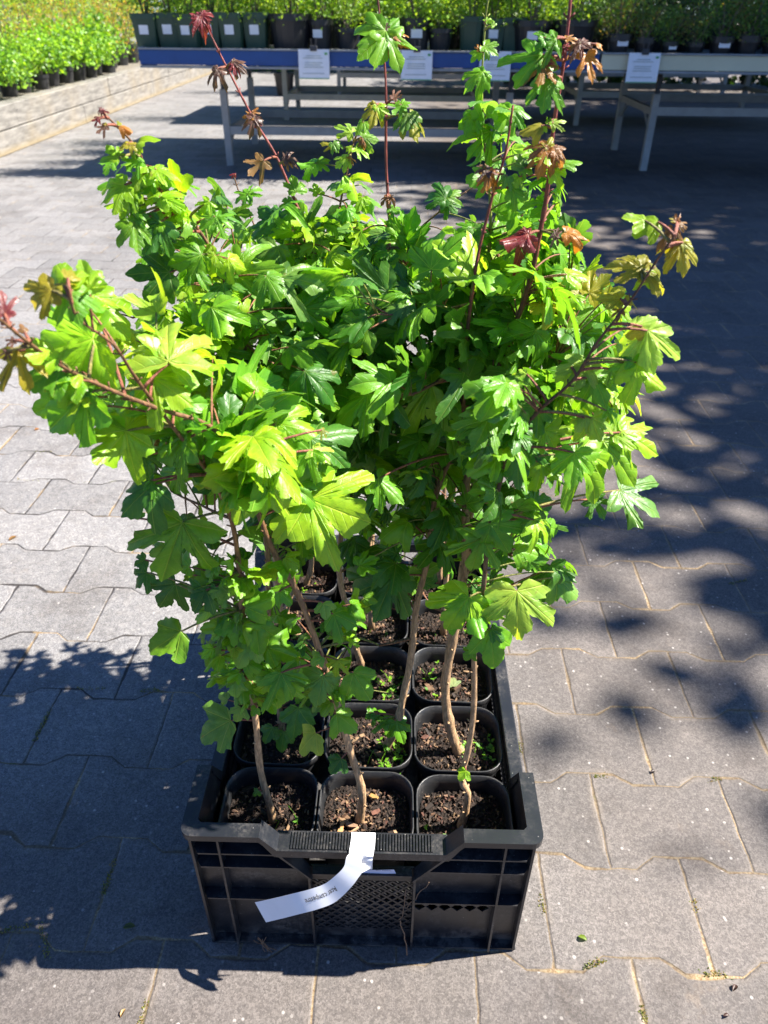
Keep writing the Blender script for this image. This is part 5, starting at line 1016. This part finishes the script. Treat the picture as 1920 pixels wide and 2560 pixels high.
for (cx, cy, rx, ry, Y0, Y1, n, size, cw) in FILL:
    for _ in range(int(n*1.12)):
        t = lr.uniform(0, 2*math.pi); rr_ = math.sqrt(lr.random()); px, py = (cx+rx*rr_*math.cos(t))*sx, (cy+ry*rr_*math.sin(t))*sx
        P = atY(px, py, lr.uniform(Y0, Y1)); tgt = P
        if P[2] < .22: continue
        best = None
        for key, pl in PL.items():
            if not pl.nodes: continue
            A_ = np.array([q[0] for q in pl.nodes]); dd = np.linalg.norm(A_-P, axis=1)+.8*np.clip(A_[:, 2]-P[2], 0, 1); k = int(np.argmin(dd))
            if best is None or dd[k] < best[0]: best = (dd[k], key, k)
        dist, key, k = best; a, ra = PL[key].nodes[k]
        out = P-a; L = np.linalg.norm(out)
        if L > .085:
            mid = a+out*(1-.045/L)+np.array([0, 0, -.012]); petiole(key, a, mid, min(ra*.7, .0019), np.array(BRN)*1.1, -.04); 
            for tt in (.5, .75, 1): PL[key].nodes.append((a+(mid-a)*tt, .0015))
            a = mid
        oo = P-a; oo[2] = oo[2]*.3-.02; oo /= np.linalg.norm(oo)+1e-9; P = P-oo*size*.36
        petiole(key, a, P, .0008, (.28, .12, .06) if lr.random() < .6 else (.22, .24, .05), .12)
        o = P-a; o[2] *= .3; o = o/(np.linalg.norm(o)+1e-9)+lr.normal(size=3)*.35; o[2] -= .35
        # outer leaves face out and up to the light
        c0 = np.array([-.24, .3, P[2]]); rad = P-c0; rad /= np.linalg.norm(rad)+1e-9
        Nn = np.array([.22, -.12, 1.0])*.8+rad*.35+lr.normal(size=3)*.55
        sz_ = size*lr.uniform(.46, .88); on = o/np.linalg.norm(o)
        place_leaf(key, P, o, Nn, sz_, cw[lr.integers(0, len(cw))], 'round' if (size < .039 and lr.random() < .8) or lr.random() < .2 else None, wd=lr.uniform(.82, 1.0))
for key, e in plants.items():
    p_ = PL[key]
    if p_.stem.n: p_.stem.build('stem', M_BARK, e, smooth=True, world=True)
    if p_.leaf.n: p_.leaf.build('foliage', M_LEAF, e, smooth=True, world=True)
    if p_.young.n: tag(p_.young.build('young_leaves', M_LEAF, e, smooth=True, world=True), 'bronze, crimson and yellow green young leaves at the shoot tips')
#END MAPLES
#BEGIN SMALL
# ------------------------------------------------------------------ small things on the paving
m = MB(); P, F, UV = TPL['round'][0]
c = atZ(1132, 1716, ZS+.012); m.add(c+.022*np.stack([P[:, 0], P[:, 1]*.9, .25*P[:, 2]+P[:, 0]*.3], 1), F, (.36, .46, .22), uv=UV)
tag(m.build('fallen_leaf', M_LEAF), 'pale green fallen leaf lying on the soil of the third row right pot', 'leaf')
def bit(px, py, s_, col, lab, name='fallen_leaf', cat='leaf', a=.5):
    m = MB(); c = atZ(px, py, .001); U = np.array([math.cos(a), math.sin(a), .0]); Wv = np.array([-math.sin(a), math.cos(a), 0.0])
    V = []
    for t, w in ((-1, 0), (-.5, .45), (.2, .55), (.7, .35), (1, 0)):
        V += [c+U*s_*t+Wv*s_*w+[0, 0, .004*(1-t*t)], c+U*s_*t+[0, 0, .0005], c+U*s_*t-Wv*s_*w+[0, 0, .006*(1-t*t)]]
    m.add(V, [q for i in range(4) for q in ((3*i, 3*i+1, 3*i+4, 3*i+3), (3*i+1, 3*i+2, 3*i+5, 3*i+4))], col)
    tag(m.build(name, M_SHRUB, smooth=True), lab, cat)
bit(1456, 2346, .006, (.16, .24, .03), 'tiny green leaf scrap on the paving right of the crate', a=-.4)
bit(1836, 2470, .005, (.10, .05, .04), 'dark brown leaf scrap on the paving near the right edge', a=.9)
bit(323, 2318, .008, (.10, .12, .03), 'olive leaf scrap on the shaded paving left of the crate', a=.2)
bit(32, 1346, .010, (.30, .15, .06), 'rust brown leaf scrap in a paving joint at the left', a=1.0)
bit(1632, 1930, .005, (.05, .03, .03), 'small dark scrap beside a paving joint right of the crate', a=.3)
bit(1815, 2540, .004, (.07, .035, .03), 'dark reddish scrap at the bottom right corner of the paving', a=.1)
bit(308, 2533, .005, (.42, .25, .10), 'small orange brown scrap on the sunlit paving at bottom left', a=1.3)
bit(92, 1074, .007, (.34, .15, .08), 'reddish scrap on the sunny paving left of the foliage', a=.6)
# moss and tiny weeds in the paving joints
m = MB(); r = np.random.default_rng(3)
def moss(px, py, L, ang, n, sp=.003):
    c = atZ(px, py, 0.0)
    for _ in range(n//2):
        t = r.uniform(-.5, .5)*L; p = c+np.array([math.cos(ang), math.sin(ang), 0])*t+np.array([r.normal()*sp, r.normal()*sp, 0]); a = r.uniform(0, 6.28); s_ = r.uniform(.001, .003)
        U = np.array([math.cos(a), math.sin(a), r.uniform(.3, 1.2)])*s_; Wv = np.array([-math.sin(a), math.cos(a), 0])*s_*.4
        m.add([p, p+U*.5+Wv, p+U, p+U*.5-Wv], [(0, 1, 2, 3)], np.array([(.12, .13, .02), (.20, .20, .03), (.26, .17, .05), (.08, .10, .02)][r.integers(0, 4)]))
Hh = math.pi/2
for q in ((272, 2195, .05, Hh, 260), (22, 2325, .06, .3, 200), (110, 2350, .05, -1.0, 160), (358, 2540, .03, Hh, 120), (105, 1815, .06, Hh, 320), (380, 1727, .04, 0, 160), (230, 1722, .05, 0, 100), (1488, 2410, .03, .3, 160), (1786, 2438, .03, 0, 140), (1612, 2548, .03, Hh, 160), (1357, 2262, .03, Hh, 90), (1735, 2262, .02, Hh, 60), (1846, 1455, .05, .3, 160), (1300, 1870, .03, Hh, 120), (1466, 1316, .06, 0, 80), (1500, 1940, .02, .2, 80), (1787, 1950, .02, .2, 80), (70, 1200, .06, 0, 60), (215, 1205, .03, 0, 30), (110, 1130, .05, 0, 50)):
    moss(*q[:5], sp=.0022)
tag(m.build('joint_moss', M_SHRUB), kind='stuff')
#END SMALL
